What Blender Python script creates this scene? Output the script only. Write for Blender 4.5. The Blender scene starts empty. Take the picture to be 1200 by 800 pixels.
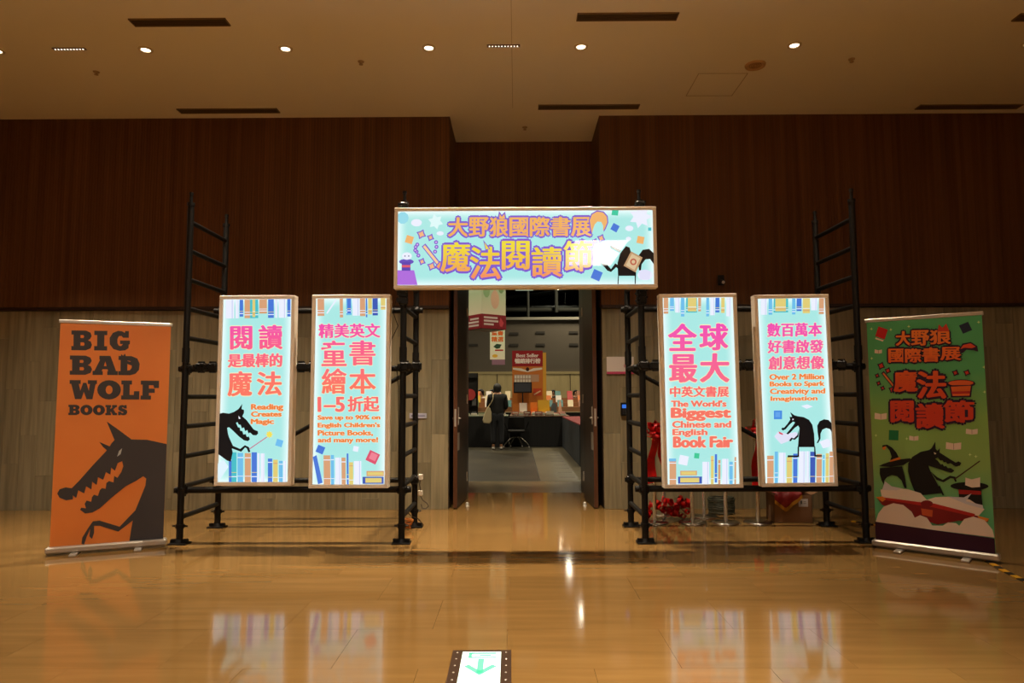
import bpy, bmesh, math, random
from math import sin, cos, pi, radians, atan2, hypot
from mathutils import Vector, Matrix
random.seed(7)
SC = bpy.context.scene
COL = SC.collection

# ------------------------------------------------------------------ camera
cam_data = bpy.data.cameras.new('camera'); cam_data.lens = 24; cam_data.sensor_width = 36
cam_data.clip_end = 200
cam = bpy.data.objects.new('camera', cam_data); COL.objects.link(cam)
_yaw, _pitch, _roll = radians(.4), radians(4.57), radians(.2)
_F = Vector((-sin(_yaw)*cos(_pitch), cos(_yaw)*cos(_pitch), sin(_pitch)))
_R = Vector((cos(_yaw), sin(_yaw), 0)); _U = _R.cross(_F)
_R2 = _R*cos(_roll) - _U*sin(_roll); _U2 = _U*cos(_roll) + _R*sin(_roll)
_M = Matrix((_R2, _U2, -_F)).transposed().to_4x4(); _M.translation = (0, 0, 1.4)
cam.matrix_world = _M
SC.camera = cam
# ------------------------------------------------------------------ world, exposure
W = bpy.data.worlds.new('world'); SC.world = W; W.use_nodes = True
W.node_tree.nodes['Background'].inputs[0].default_value = (1, .7, .4, 1)
W.node_tree.nodes['Background'].inputs[1].default_value = 0.0
SC.view_settings.view_transform = 'Standard'; SC.view_settings.look = 'None'
SC.view_settings.gamma = 1; SC.view_settings.exposure = 0; SC.view_settings.use_curve_mapping = False
SC.cycles.max_bounces = 8; SC.cycles.diffuse_bounces = 5; SC.cycles.glossy_bounces = 4
SC.cycles.sample_clamp_indirect = 6; SC.cycles.caustics_reflective = False
SC.cycles.use_denoising = True
WARM = (1, .82, .59)
P_FRONT, P_BACK = 34, 42
SPREAD = 77      # watts of the lamps in the row over the arch, and of the added fill rows nearer the camera

# ------------------------------------------------------------------ helpers
def lin(c):
    return tuple(((x/255)/12.92 if x/255 <= .04045 else ((x/255+.055)/1.055)**2.4) for x in c)
MATS = {}
def mat(name, rgb=(128, 128, 128), rough=.6, metal=0., emit=0., spec=.5, coat=0.):
    if name in MATS: return MATS[name]
    m = bpy.data.materials.new(name); m.use_nodes = True
    b = m.node_tree.nodes['Principled BSDF']; c = (*lin(rgb), 1)
    b.inputs['Base Color'].default_value = c
    b.inputs['Roughness'].default_value = rough; b.inputs['Metallic'].default_value = metal
    b.inputs['Specular IOR Level'].default_value = spec; b.inputs['Coat Weight'].default_value = coat
    if emit:
        b.inputs['Emission Color'].default_value = c; b.inputs['Emission Strength'].default_value = emit
    MATS[name] = m; return m
def textured(name, c1, c2, scale=(1, 1, 1), rough=.6, noise=4., detail=4., bump=0., obj_rand=0., coord='Object', spec=.5, c3=None, lo=.35, hi=.65, world=False):
    """a two tone procedural grain, stretched by scale; obj_rand shifts brightness per object"""
    m = mat(name, c1, rough, spec=spec); t = m.node_tree; b = t.nodes['Principled BSDF']
    if world:
        tc = t.nodes.new('ShaderNodeNewGeometry'); out = tc.outputs['Position']
    else:
        tc = t.nodes.new('ShaderNodeTexCoord'); out = tc.outputs[coord]
    mp = t.nodes.new('ShaderNodeMapping'); mp.inputs['Scale'].default_value = scale
    t.links.new(out, mp.inputs['Vector'])
    oi = t.nodes.new('ShaderNodeObjectInfo')
    if obj_rand:
        ml = t.nodes.new('ShaderNodeMath'); ml.operation = 'MULTIPLY'; ml.inputs[1].default_value = 40
        t.links.new(oi.outputs['Random'], ml.inputs[0]); 
        cx = t.nodes.new('ShaderNodeCombineXYZ')
        for k in range(3): t.links.new(ml.outputs[0], cx.inputs[k])
        t.links.new(cx.outputs[0], mp.inputs['Location'])
    n = t.nodes.new('ShaderNodeTexNoise'); n.inputs['Scale'].default_value = noise; n.inputs['Detail'].default_value = detail
    t.links.new(mp.outputs[0], n.inputs['Vector'])
    r = t.nodes.new('ShaderNodeValToRGB'); e = r.color_ramp.elements
    e[0].position = lo; e[1].position = hi; e[0].color = (*lin(c1), 1); e[1].color = (*lin(c2), 1)
    if c3:
        x = e.new((lo+hi)/2); x.color = (*lin(c3), 1)
    t.links.new(n.outputs['Fac'], r.inputs[0])
    last = r.outputs[0]
    if obj_rand:
        hs = t.nodes.new('ShaderNodeHueSaturation')
        mr = t.nodes.new('ShaderNodeMapRange'); mr.inputs['To Min'].default_value = 1-obj_rand; mr.inputs['To Max'].default_value = 1+obj_rand
        t.links.new(oi.outputs['Random'], mr.inputs['Value']); t.links.new(mr.outputs[0], hs.inputs['Value'])
        t.links.new(last, hs.inputs['Color']); last = hs.outputs[0]
    t.links.new(last, b.inputs['Base Color'])
    if bump:
        bp = t.nodes.new('ShaderNodeBump'); bp.inputs['Strength'].default_value = bump; bp.inputs['Distance'].default_value = .01
        t.links.new(n.outputs['Fac'], bp.inputs['Height']); t.links.new(bp.outputs[0], b.inputs['Normal'])
    return m

def link(o, parent=None):
    COL.objects.link(o)
    if parent is not None: o.parent = parent
    return o
def tag(o, label=None, cat=None, group=None, kind=None):
    if label: o['label'] = label
    if cat: o['category'] = cat
    if group: o['group'] = group
    if kind: o['kind'] = kind
    return o
def thing(name, label, cat, loc=(0, 0, 0), rz=0, group=None):
    o = bpy.data.objects.new(name, None); o.empty_display_size = .1
    link(o); o.location = loc; o.rotation_euler = (0, 0, rz)
    return tag(o, label, cat, group)
def copy_tree(o, parent=None):
    c = o.copy(); COL.objects.link(c)
    if parent is not None: c.parent = parent
    for ch in [x for x in bpy.data.objects if x.parent == o]:
        copy_tree(ch, c)
    return c

class MB:
    """collects simple solids into one mesh"""
    def __init__(s): s.v = []; s.f = []; s.mi = []; s.sm = []
    def add(s, vs, fs, mi=0, smooth=False, M=None):
        k = len(s.v); s.v += [tuple(M @ Vector(v)) if M else tuple(v) for v in vs]
        s.f += [tuple(i+k for i in f) for f in fs]; s.mi += [mi]*len(fs); s.sm += [smooth]*len(fs); return s
    def box(s, x0, x1, y0, y1, z0, z1, mi=0, M=None, bev=0):
        if bev:
            b = bev; vs = []; 
            # chamfered plan and edges: 24 vertices
            bm = bmesh.new(); bmesh.ops.create_cube(bm, size=1)
            bmesh.ops.scale(bm, vec=(x1-x0, y1-y0, z1-z0), verts=bm.verts)
            bmesh.ops.translate(bm, vec=((x0+x1)/2, (y0+y1)/2, (z0+z1)/2), verts=bm.verts)
            bmesh.ops.bevel(bm, geom=bm.edges[:], offset=b, segments=1, affect='EDGES')
            bm.verts.index_update()
            s.add([v.co[:] for v in bm.verts], [[v.index for v in f.verts] for f in bm.faces], mi, False, M); bm.free(); return s
        vs = [(x, y, z) for z in (z0, z1) for y in (y0, y1) for x in (x0, x1)]
        return s.add(vs, [(0, 2, 3, 1), (4, 5, 7, 6), (0, 1, 5, 4), (2, 6, 7, 3), (0, 4, 6, 2), (1, 3, 7, 5)], mi, False, M)
    def tube(s, a, b, r, n=12, r2=None, mi=0, caps=True):
        a = Vector(a); b = Vector(b); d = (b-a).normalized(); r2 = r if r2 is None else r2
        u = d.orthogonal().normalized(); w = d.cross(u)
        vs = [a+(u*cos(2*pi*i/n)+w*sin(2*pi*i/n))*r for i in range(n)]+[b+(u*cos(2*pi*i/n)+w*sin(2*pi*i/n))*r2 for i in range(n)]
        s.add(vs, [(i, (i+1) % n, n+(i+1) % n, n+i) for i in range(n)], mi, True)
        if caps: s.add(vs, [tuple(range(n))[::-1], tuple(range(n, 2*n))], mi)
        return s
    def path(s, pts, r, n=8, mi=0):
        pts = [Vector(p) for p in pts]; rings = []
        rs = r if isinstance(r, (list, tuple)) else [r]*len(pts)
        u = None
        for i, p in enumerate(pts):
            d = (pts[min(i+1, len(pts)-1)]-pts[max(i-1, 0)]).normalized()
            u = d.orthogonal().normalized() if u is None else (u-d*u.dot(d)).normalized()
            w = d.cross(u); rings.append([p+(u*cos(2*pi*k/n)+w*sin(2*pi*k/n))*rs[i] for k in range(n)])
        vs = [v for q in rings for v in q]; fs = []
        for i in range(len(pts)-1):
            fs += [(i*n+k, i*n+(k+1) % n, (i+1)*n+(k+1) % n, (i+1)*n+k) for k in range(n)]
        s.add(vs, fs, mi, True); s.add(rings[0]+rings[-1], [tuple(range(n))[::-1], tuple(range(n, 2*n))], mi); return s
    def lathe(s, prof, c=(0, 0, 0), n=24, mi=0):
        vs = []; m = len(prof)
        for i in range(n):
            a = 2*pi*i/n; vs += [(c[0]+r*cos(a), c[1]+r*sin(a), c[2]+z) for r, z in prof]
        fs = [(i*m+k, ((i+1) % n)*m+k, ((i+1) % n)*m+k+1, i*m+k+1) for i in range(n) for k in range(m-1)]
        return s.add(vs, fs, mi, True)
    def prism(s, pts, y0, y1, mi=0):
        """outline in x,z extruded from y0 to y1"""
        n = len(pts)
        vs = [(x, y0, z) for x, z in pts]+[(x, y1, z) for x, z in pts]
        return s.add(vs, [tuple(range(n)), tuple(range(n, 2*n))[::-1]]+[(i, n+i, n+(i+1) % n, (i+1) % n) for i in range(n)], mi)
    def mesh(s, name, mats):
        me = bpy.data.meshes.new(name); me.from_pydata(s.v, [], s.f)
        for m in (mats if isinstance(mats, (list, tuple)) else [mats]): me.materials.append(m)
        me.polygons.foreach_set('material_index', s.mi); me.polygons.foreach_set('use_smooth', s.sm); me.update(); return me
    def build(s, name, mats, parent=None, **kw):
        o = bpy.data.objects.new(name, s.mesh(name, mats)); link(o, parent)
        return tag(o, **kw)
def bx(*a, **k): return MB().box(*a, **k)

# text: one hidden-free font curve is turned into a mesh per line, then fitted and thickened
_cache = {}
def glyphs(body):
    if body in _cache: return _cache[body]
    c = bpy.data.curves.new('lettering', 'FONT'); c.body = body; c.size = 1; c.resolution_u = 3
    o = bpy.data.objects.new('lettering', c); COL.objects.link(o)
    me = bpy.data.meshes.new_from_object(o.evaluated_get(bpy.context.evaluated_depsgraph_get()))
    V = [(v.co.x, v.co.y) for v in me.vertices]; Fc = [tuple(p.vertices) for p in me.polygons]
    bpy.data.objects.remove(o); bpy.data.curves.remove(c); bpy.data.meshes.remove(me)
    x0 = min(v[0] for v in V); x1 = max(v[0] for v in V); y0 = min(v[1] for v in V); y1 = max(v[1] for v in V)
    V = [((x-x0)/(x1-x0), (y-y0)/(y1-y0)) for x, y in V]
    _cache[body] = (V, Fc); return V, Fc

def lit(name, col, e):
    m = mat(name, col, .02, emit=e); m.node_tree.nodes['Principled BSDF'].inputs['Base Color'].default_value = (.02, .02, .02, 1); return m
class Board:
    """flat print on an upright board that faces -y; corners are given on the artwork sheet (tl,tr,br,bl)"""
    def __init__(s, parent, yf, x0, x1, z0, z1, tl, tr, br, bl, emit=0.):
        s.p = parent; s.y = yf; s.r = (x0, x1, z0, z1); s.c = (tl, tr, br, bl); s.e = emit; s.px = (x1-x0)/hypot(tr[0]-tl[0], tr[1]-tl[1])
        s.layer = 1
    def uv(s, px, py):
        tl, tr, br, bl = s.c; u = v = .5
        for _ in range(6):
            yt = tl[1]+(tr[1]-tl[1])*u; yb = bl[1]+(br[1]-bl[1])*u; v = (py-yt)/(yb-yt)
            xl = tl[0]+(bl[0]-tl[0])*v; xr = tr[0]+(br[0]-tr[0])*v; u = (px-xl)/(xr-xl)
        return u, v
    def P(s, px, py):
        u, v = s.uv(px, py); x0, x1, z0, z1 = s.r
        u = min(1, max(0, u)); v = min(1, max(0, v))
        return (x0+(x1-x0)*u, z1-(z1-z0)*v)
    def m(s, col):
        if s.e: return lit('lit_print_%d_%d_%d' % col, col, s.e)
        return mat('print_%d_%d_%d' % col, col, .45, spec=.3)
    def emitfix(s, me): return me
    def art(s, name, items, label=None, split=False):
        """items: (points, colour) painted one over the other"""
        if split:
            for it_ in items: s.art(name, [it_])
            return
        mb = MB(); cols = []
        for pts, col in items:
            if col not in cols: cols.append(col)
            y = s.y - s.layer*.0002; s.layer += 1
            q = [s.P(*p) for p in pts]
            bm = bmesh.new(); vs = [bm.verts.new((x, y, z)) for x, z in q]; f = bm.faces.new(vs); bm.normal_update()
            bmesh.ops.triangulate(bm, faces=[f]); bm.verts.index_update()
            mb.add([v.co[:] for v in bm.verts], [[v.index for v in g.verts] for g in bm.faces], cols.index(col)); bm.free()
        return mb.build(name, [s.m(c) for c in cols], s.p, label=label)
    def text(s, name, body, box, col, bold=.0, label=None, grad=None, outline=None, parent=None, rot=0):
        """box = x0,y0,x1,y1 on the sheet; bold = stroke growth in metres"""
        V, Fc = glyphs(body); x0, y0, x1, y1 = box
        mb = MB(); mats = []; top_ = 1 if outline else 0; outline_wide = bool(outline and outline[1] > .01)
        def layer(r, c, k):
            y = s.y - s.layer*.0002; s.layer += 1
            pts = []; vs_ = .5 if k == top_ else 1
            cxm, cym = (x0+x1)/2, (y0+y1)/2
            for u, v in V:
                X = x0+(x1-x0)*u; Y = y1-(y1-y0)*v
                if rot:
                    dx, dy = X-cxm, Y-cym; X = cxm+dx*cos(rot)-dy*sin(rot); Y = cym+dx*sin(rot)+dy*cos(rot)
                pts.append(s.P(X, Y))
            sh = [(0, 0)]
            if r: sh += [(r*cos(a*pi/4), r*vs_*sin(a*pi/4)) for a in range(8)] + ([(r*.5*cos(a*pi/2), r*.5*vs_*sin(a*pi/2)) for a in range(4)] if r > .012 else [])
            for q_, (dx, dz) in enumerate(sh):
                mb.add([(x+dx, y-q_*1.2e-5, z+dz) for x, z in pts], Fc, k)
            mats.append(c)
        if outline: layer(bold+outline[1], s.m(outline[0]), 0)
        layer(bold, grad if grad else s.m(col), len(mats))
        return mb.build(name, mats, parent or s.p, label=label)
def gradient(name, stops, z0, z1, emit=0., rough=.1):
    """a printed blend from z0 to z1 along the board's height"""
    if name in MATS: return MATS[name]
    m = mat(name, stops[0], rough, spec=.5 if emit else .3); t = m.node_tree; b = t.nodes['Principled BSDF']
    tc = t.nodes.new('ShaderNodeTexCoord'); sp = t.nodes.new('ShaderNodeSeparateXYZ'); mr = t.nodes.new('ShaderNodeMapRange')
    mr.inputs['From Min'].default_value = z0; mr.inputs['From Max'].default_value = z1
    r = t.nodes.new('ShaderNodeValToRGB'); e = r.color_ramp.elements
    e[0].color = (*lin(stops[0]), 1); e[1].color = (*lin(stops[-1]), 1)
    for i in range(1, len(stops)-1):
        x = e.new(i/(len(stops)-1)); x.color = (*lin(stops[i]), 1)
    t.links.new(tc.outputs['Object'], sp.inputs[0]); t.links.new(sp.outputs['Z'], mr.inputs['Value']); t.links.new(mr.outputs[0], r.inputs[0])
    t.links.new(r.outputs[0], b.inputs['Base Color'])
    if emit:
        t.links.remove(b.inputs['Base Color'].links[0]); b.inputs['Base Color'].default_value = (.02, .02, .02, 1)
        t.links.new(r.outputs[0], b.inputs['Emission Color']); b.inputs['Emission Strength'].default_value = emit
    return m
def circle(cx, cy, r, n=16, ry=None): return [(cx+r*cos(2*pi*i/n), cy+(ry or r)*sin(2*pi*i/n)) for i in range(n)]
def rect(x0, y0, x1, y1): return [(x0, y0), (x1, y0), (x1, y1), (x0, y1)]
def square(cx, cy, r, a=0): return [(cx+r*1.414*cos(a+pi/4+i*pi/2), cy+r*1.414*sin(a+pi/4+i*pi/2)) for i in range(4)]
def star(cx, cy, r, k=5, a=-pi/2, inner=.45): return [(cx+(r if i % 2 == 0 else r*inner)*cos(a+i*pi/k), cy+(r if i % 2 == 0 else r*inner)*sin(a+i*pi/k)) for i in range(2*k)]
def stroke(a, b, w):
    dx, dy = b[0]-a[0], b[1]-a[1]; L = hypot(dx, dy); nx, ny = -dy/L*w/2, dx/L*w/2
    return [(a[0]+nx, a[1]+ny), (b[0]+nx, b[1]+ny), (b[0]-nx, b[1]-ny), (a[0]-nx, a[1]-ny)]

# ------------------------------------------------------------------ materials of the place
M_FLOOR = textured('floor_stone', (121, 92, 51), (137, 105, 60), (.5, 5, 1), .08, 2.2, 7, 0, .03, world=True, c3=(129, 98, 55), lo=.28, hi=.74, spec=.34)
M_GROUT = mat('floor_joint', (96, 74, 48), .5)
M_CEIL = mat('ceiling_paint', (240, 234, 226), .8)
M_SLAT = textured('slat_wood', (86, 56, 34), (112, 74, 45), (16, 16, .3), .6, 1.0, 3, 0, 0, spec=.15, world=True, c3=(99, 65, 39), lo=.3, hi=.7)
M_SLATBACK = mat('slat_backing', (44, 22, 12), .8)
M_TILE = textured('wall_stone', (116, 109, 86), (150, 140, 113), (22, 22, 1.2), .45, 1.0, 5, 0, .15, world=True, c3=(134, 125, 100), lo=.3, hi=.7)
M_TILEBACK = mat('wall_stone_joint', (80, 68, 50), .7)
M_DOORDARK = textured('door_veneer', (44, 32, 23), (60, 44, 31), (14, 14, .6), .4, 1.2, 4, world=True)
M_DOOREDGE = mat('door_edge', (84, 50, 31), .4)
M_STEEL = mat('brushed_steel', (190, 185, 175), .35, .45)
M_BLACK = mat('black_paint', (13, 12, 11), .5, spec=.3)
M_CHAMP = mat('champagne_aluminium', (250, 244, 232), .4, 0)
M_ALU = mat('satin_aluminium', (205, 200, 192), .35, .7)
M_CHROME = mat('chrome', (236, 234, 228), .2, .8)
M_VENT = mat('vent_dark', (64, 50, 36), .7)
M_RED = textured('red_satin', (190, 10, 16), (232, 24, 26), (1, 1, 1), .35, 9, 2)
M_SKIN = mat('skin', (190, 140, 110), .6)

# ------------------------------------------------------------------ floor
fl = bx(-9, 9, -6, 10.4, -.2, -.012).build('floor', M_GROUT, kind='structure')
TW, TD = .906, .595
_tiles = {}
rest = MB()
j = 0
for iy in range(-22, 20):
    y0 = 4.24+iy*TD-0; y1 = y0+TD
    if y0 < -6: continue
    if y0 >= 10.05: continue
    y1 = min(y1, 10.07)
    off = -.515 if (iy % 2 == 0) else -.515+TW/2
    for ix in range(-11, 12):
        x0 = off+ix*TW; x1 = x0+TW
        x0 = max(x0, -9); x1 = min(x1, 9)
        if x1-x0 < .05: continue
        if y0 > 8.6 and (x1 < -.9 or x0 > 1.1): continue
        near = 2.8 < y1 and y0 < 9.5 and x1 > -.82*y1-.3 and x0 < .82*y1+.3
        g = .0007
        if near:
            key = (round(x1-x0, 3), round(y1-y0, 3))
            if key not in _tiles:
                _tiles[key] = MB().box(-key[0]/2+g, key[0]/2-g, -key[1]/2+g, key[1]/2-g, -.012, 0).mesh('tile', M_FLOOR)
            o = bpy.data.objects.new('tile', _tiles[key]); link(o, fl)
            o.location = ((x0+x1)/2, (y0+y1)/2, 0)
            o.rotation_euler = (random.gauss(0, .00035), random.gauss(0, .00045), 0)
        else:
            rest.box(x0+g, x1-g, y0+g, y1-g, -.012, 0)
rest.build('outer_tiles', M_FLOOR, fl, kind='stuff')
# threshold between the hall and the lobby
M_THRESH = textured('threshold_stone', (100, 88, 66), (116, 102, 78), (1, 4, 1), .25, 3, 4, world=True)
bx(-.86, 1.08, 10.07, 11.4, -.1, .002).build('trim_1', M_THRESH, kind='structure')

# ------------------------------------------------------------------ lobby ceiling with its slot vents and lamps
ceil = bx(-9, 9, -6, 10.4, 5, 5.2).build('ceiling', M_CEIL, kind='structure')
pan = MB()
for a in ((2.05, 2.058, 7.41, 7.99), (2.6, 2.608, 7.41, 7.99), (2.05, 2.608, 7.41, 7.418), (2.05, 2.608, 7.982, 7.99)):
    pan.box(*a, 4.997, 5.0)
pan.build('access_panel', mat('panel_joint', (186, 170, 148), .8), ceil)
bx(-.042, -.036, -6, 8.3, 4.998, 5.0).build('ceiling_joint', mat('ceiling_joint', (196, 184, 166), .8), ceil)

def slot_vent(x, y, w, where):
    t = thing('slot_vent', 'long dark slot air vent in the ceiling, '+where, 'air vent', (x, y, 5), 0)
    m = MB(); h = .065
    for a in ((-w/2, w/2, -h, -h+.008), (-w/2, w/2, h-.008, h), (-w/2, -w/2+.008, -h, h), (w/2-.008, w/2, -h, h)): m.box(*a, -.014, 0)
    m.build('frame', mat('vent_frame', (120, 96, 70), .6), t)
    bx(-w/2+.008, w/2-.008, -h+.008, h-.008, -.003, -.001).build('backing', M_VENT, t)
    for k in range(4):
        yy = -h+.026+k*.026
        bx(-w/2+.008, w/2-.008, yy-.004, yy+.004, -.012, -.003).build('slat', mat('vent_slat', (84, 66, 48), .6), t)
slot_vent(-3.23, 6.28, .93, 'upper left, nearest the top edge')
slot_vent(1.065, 6.24, .96, 'top middle above the arch')
slot_vent(5.27, 6.3, .96, 'at the upper right edge')
slot_vent(-3.62, 8.32, 1.26, 'just above the left slatted wall')
slot_vent(.91, 8.27, 1.26, 'just in front of the door recess')
slot_vent(5.68, 8.34, 1.28, 'just above the right slatted wall')

M_LAMP = mat('lamp_glow', (255, 236, 205), .5, emit=8)
def area(name, parent, loc, size, power, col=WARM, spread=120, sy=None):
    l = bpy.data.lights.new(name, 'AREA'); l.energy = power; l.color = col; l.spread = radians(spread)
    if sy: l.shape = 'RECTANGLE'; l.size = size; l.size_y = sy
    else: l.shape = 'DISK'; l.size = size
    o = bpy.data.objects.new(name, l); link(o, parent); o.location = loc; return o
def downlight(x, y, power, label, group=None, spread=SPREAD):
    t = thing('downlight', label, 'ceiling lamp', (x, y, 5), 0, group)
    MB().lathe([(.044, -.002), (.048, -.012), (.070, -.010), (.074, 0)]).build('trim_ring', mat('lamp_trim', (210, 196, 170), .5), t)
    MB().lathe([(.001, -.006), (.03, -.008), (.044, -.003)]).build('lamp', M_LAMP, t)
    area('lamp_light', t, (0, 0, -.014), .07, power, spread=spread)
for x, p, w in ((-5.396, .8, 'cut by the left edge of the picture'), (-3.842, .9, 'second from the left, between two slot vents'), (-2.386, .9, 'third from the left, above the left light boxes'),
                (-.899, 1.25, 'above the left end of the lit header sign'), (.677, 1.25, 'above the right end of the lit header sign'),
                (2.877, .5, 'beside the round ceiling grille on the right'), (5.29, .06, 'dim, at the right edge of the picture')):
    downlight(x, 6.8, P_FRONT*p, 'small round ceiling downlight '+w)
for y, xs in ((2.5, ((-4.2, .08), (-1.4, .4), (.9, 1.35), (4.2, .05))), (-1.8, ((-4.2, 4.6), (-1.4, 6.6), (1.4, 6.6), (4.2, 3.0)))):  # rows out of view, added to fill the foreground and the ceiling
    for n_, (x, p) in enumerate(xs):
        downlight(x, y, P_BACK*p, 'added unseen fill downlight %s the camera, %s of four' % ('above' if y > 0 else 'behind', ('leftmost', 'second', 'third', 'rightmost')[n_]), 'added fill downlights out of view', 62 if y > 0 else 110)
def led_strip(x, where, power):
    t = thing('led_strip', 'row of ten tiny lamps in the ceiling '+where, 'ceiling lamp', (x, 6.77, 5), 0)
    bx(-.17, .17, -.022, .022, -.008, 0).build('housing', mat('strip_housing', (120, 96, 62), .5), t)
    for k in range(10):
        o = bx(-.005, .005, -.007, .007, -.010, -.0081).build('lamp', mat('led_glow', (255, 240, 215), .5, emit=3), t); o.location = (-.144+k*.032, 0, 0)
        area('lamp_light', t, (-.144+k*.032, 0, -.011), .008, power/10, spread=SPREAD)
led_strip(-.125, 'above the lit header sign', P_FRONT*.7)
led_strip(-4.62, 'near the left edge of the picture', P_FRONT*.4)
# round grille, sprinklers
g = thing('ceiling_speaker', 'round brown ceiling grille beside the right downlight', 'ceiling speaker', (2.62, 7.22, 5))
MB().lathe([(.0, -.006), (.075, -.006), (.09, -.020), (.105, -.020), (.112, -.001)], n=28).build('rim', mat('speaker_rim', (196, 160, 120), .5), g)
mm = MB()
for k in range(3): mm.lathe([(.018+k*.02, -.006), (.018+k*.02, -.012), (.026+k*.02, -.012), (.026+k*.02, -.006)], n=24)
mm.build('grille', mat('speaker_grille', (160, 124, 90), .6), g)
for x, y, w in ((-4.65, 7.275, 'near the left row of tiny lamps'), (-1.667, 7.084, 'left of the header sign'), (3.613, 7.102, 'right of the round grille'), (.12, 8.918, 'in the recess above the door')):
    t = thing('sprinkler', 'small ceiling sprinkler '+w, 'sprinkler', (x, y, 5))
    MB().lathe([(.035, -.001), (.03, -.01), (.012, -.012), (.01, -.03)]).build('escutcheon', mat('sprinkler', (170, 146, 116), .5), t)
    MB().lathe([(.001, -.034), (.022, -.036), (.022, -.032), (.001, -.03)], n=12).build('deflector', mat('sprinkler', (170, 146, 116), .5), t)
# big unseen panel, added behind the camera for its glare on the header sign
t = thing('added_light_panel', 'large rectangular lit panel added behind the camera, mirrored in the header sign', 'ceiling lamp', (1.97, -4.1, 5))
MB().box(-.65, .65, -1.55, 1.55, -.03, -.002).build('frame', mat('panel_frame', (230, 226, 216), .5), t)
for k in range(6):
    o = bx(-.30, .30, -.49, .49, -.036, -.031).build('diffuser', mat('panel_glow', (255, 248, 236), .5, emit=20), t)
    o.location = (-.31+.62*(k % 2), -1.01+1.01*(k//2), 0)

t = thing('added_light_panel', 'smaller fill panel added almost above the camera, left', 'ceiling lamp', (-2.9, 2.6, 5))  # unseen panel, added to light the left banner from the front
MB().box(-.33, .33, -.33, .33, -.03, -.002).build('frame', mat('panel_frame', (230, 226, 216), .5), t)
bx(-.3, .3, -.3, .3, -.036, -.031).build('diffuser', mat('panel_glow', (255, 248, 236), .5, emit=13), t)
area('lamp_light', t, (0, 0, -.045), .5, 55, (1, .88, .70), 130)

# ------------------------------------------------------------------ back wall of the lobby
XL, XR = -.86, 1.08       # sides of the door recess
def slats(x0, x1, y, z0, z1, face='y'):
    mb = MB(); p = .036; n = int((x1-x0)/p)
    for i in range(n):
        a = x0+(x1-x0)*i/n; b = a+(x1-x0)/n-.0035
        if face == 'y': mb.box(a, b, y-.006, y, z0, z1)
        elif face == 'x+': mb.box(y, y+.006, a, b, z0, z1)
        else: mb.box(y-.006, y, a, b, z0, z1)
    return mb
def stone_tiles(parent, x0, x1, step, seed):
    rnd = random.Random(seed); meshes = {}; w = .2155; H = .93; x = x0; k = 0
    while (x < x1-.01) if step > 0 else (x > x1+.01):
        a, b = (x, min(x+w, x1)) if step > 0 else (max(x-w, x1), x)
        ph = [.0, .62, .31, .77, .15, .46][k % 6]*H
        zs = [.0]+[z for z in (ph, ph+H, ph+2*H, ph+3*H) if .08 < z < 2.42]+[2.5]
        for z0, z1 in zip(zs, zs[1:]):
            key = (round(b-a, 3), round(z1-z0, 3))
            if key not in meshes: meshes[key] = MB().box(-key[0]/2+.001, key[0]/2-.001, -.02, 0, .001, key[1]-.001, bev=.001).mesh('tile', M_TILE)
            o = bpy.data.objects.new('tile', meshes[key]); link(o, parent); o.location = ((a+b)/2, 8.62+rnd.uniform(-.0015, .0015), z0)
        x += w*(1 if step > 0 else -1); k += 1
wl = bx(-9, XL, 8.62, 10.4, 0, 5).build('wall_back_left', M_TILEBACK, kind='structure')
stone_tiles(wl, XL, -6.9, -1, 1)
bx(-9, -6.9, 8.6, 8.62, 0, 2.5).build('stone_cladding', M_TILE, wl)
bx(-9, XL, 8.56, 8.62, 2.53, 5).build('slat_backing', M_SLATBACK, wl)
bx(-9, XL, 8.555, 8.62, 2.505, 2.545).build('shadow_gap_strip', mat('shadow_gap_dark', (40, 20, 12), .5), wl)  # dark strip painted in for the shadow gap below the slats
slats(-6.9, XL, 8.56, 2.545, 5, 'y').build('slat_panel', M_SLAT, wl, kind='stuff')
slats(8.55, 9.45, XL, 2.545, 5, 'x+').build('slat_panel', M_SLAT, wl, kind='stuff')
bx(XL-.001, XL+.006, 8.66, 9.45, 0, 2.53).build('stone_return', M_DOORDARK, wl)
wr = bx(XR, 9, 8.62, 10.4, 0, 5).build('wall_back_right', M_TILEBACK, kind='structure')
stone_tiles(wr, XR, 6.9, 1, 2)
bx(6.9, 9, 8.6, 8.62, 0, 2.5).build('stone_cladding', M_TILE, wr)
bx(XR, 9, 8.56, 8.62, 2.53, 5).build('slat_backing', M_SLATBACK, wr)
bx(XR, 9, 8.555, 8.62, 2.505, 2.545).build('shadow_gap_strip', mat('shadow_gap_dark', (40, 20, 12), .5), wr)  # the same shadow gap as dark colour, right side
slats(XR, 6.9, 8.56, 2.545, 5, 'y').build('slat_panel', M_SLAT, wr, kind='stuff')
slats(8.55, 9.45, XR, 2.545, 5, 'x-').build('slat_panel', M_SLAT, wr, kind='stuff')
bx(XR-.006, XR+.001, 8.66, 9.45, 0, 2.53).build('stone_return', M_DOORDARK, wr)
wc = bx(XL, XR, 9.45, 10.4, 3.20, 5).build('wall_back_center', M_SLATBACK, kind='structure')
slats(XL, XR, 9.45, 3.20, 5, 'y').build('slat_panel', M_SLAT, wc, kind='stuff')
bx(-9.2, -9, -6, 10.4, 0, 5).build('wall_left', mat('plain_wall', (120, 100, 76), .7), kind='structure')
bx(9, 9.2, -6, 10.4, 0, 5).build('wall_right', mat('plain_wall', (120, 100, 76), .7), kind='structure')
bx(-9, 9, -6.2, -6, 0, 5).build('wall_front', mat('plain_wall', (120, 100, 76), .7), kind='structure')
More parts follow.
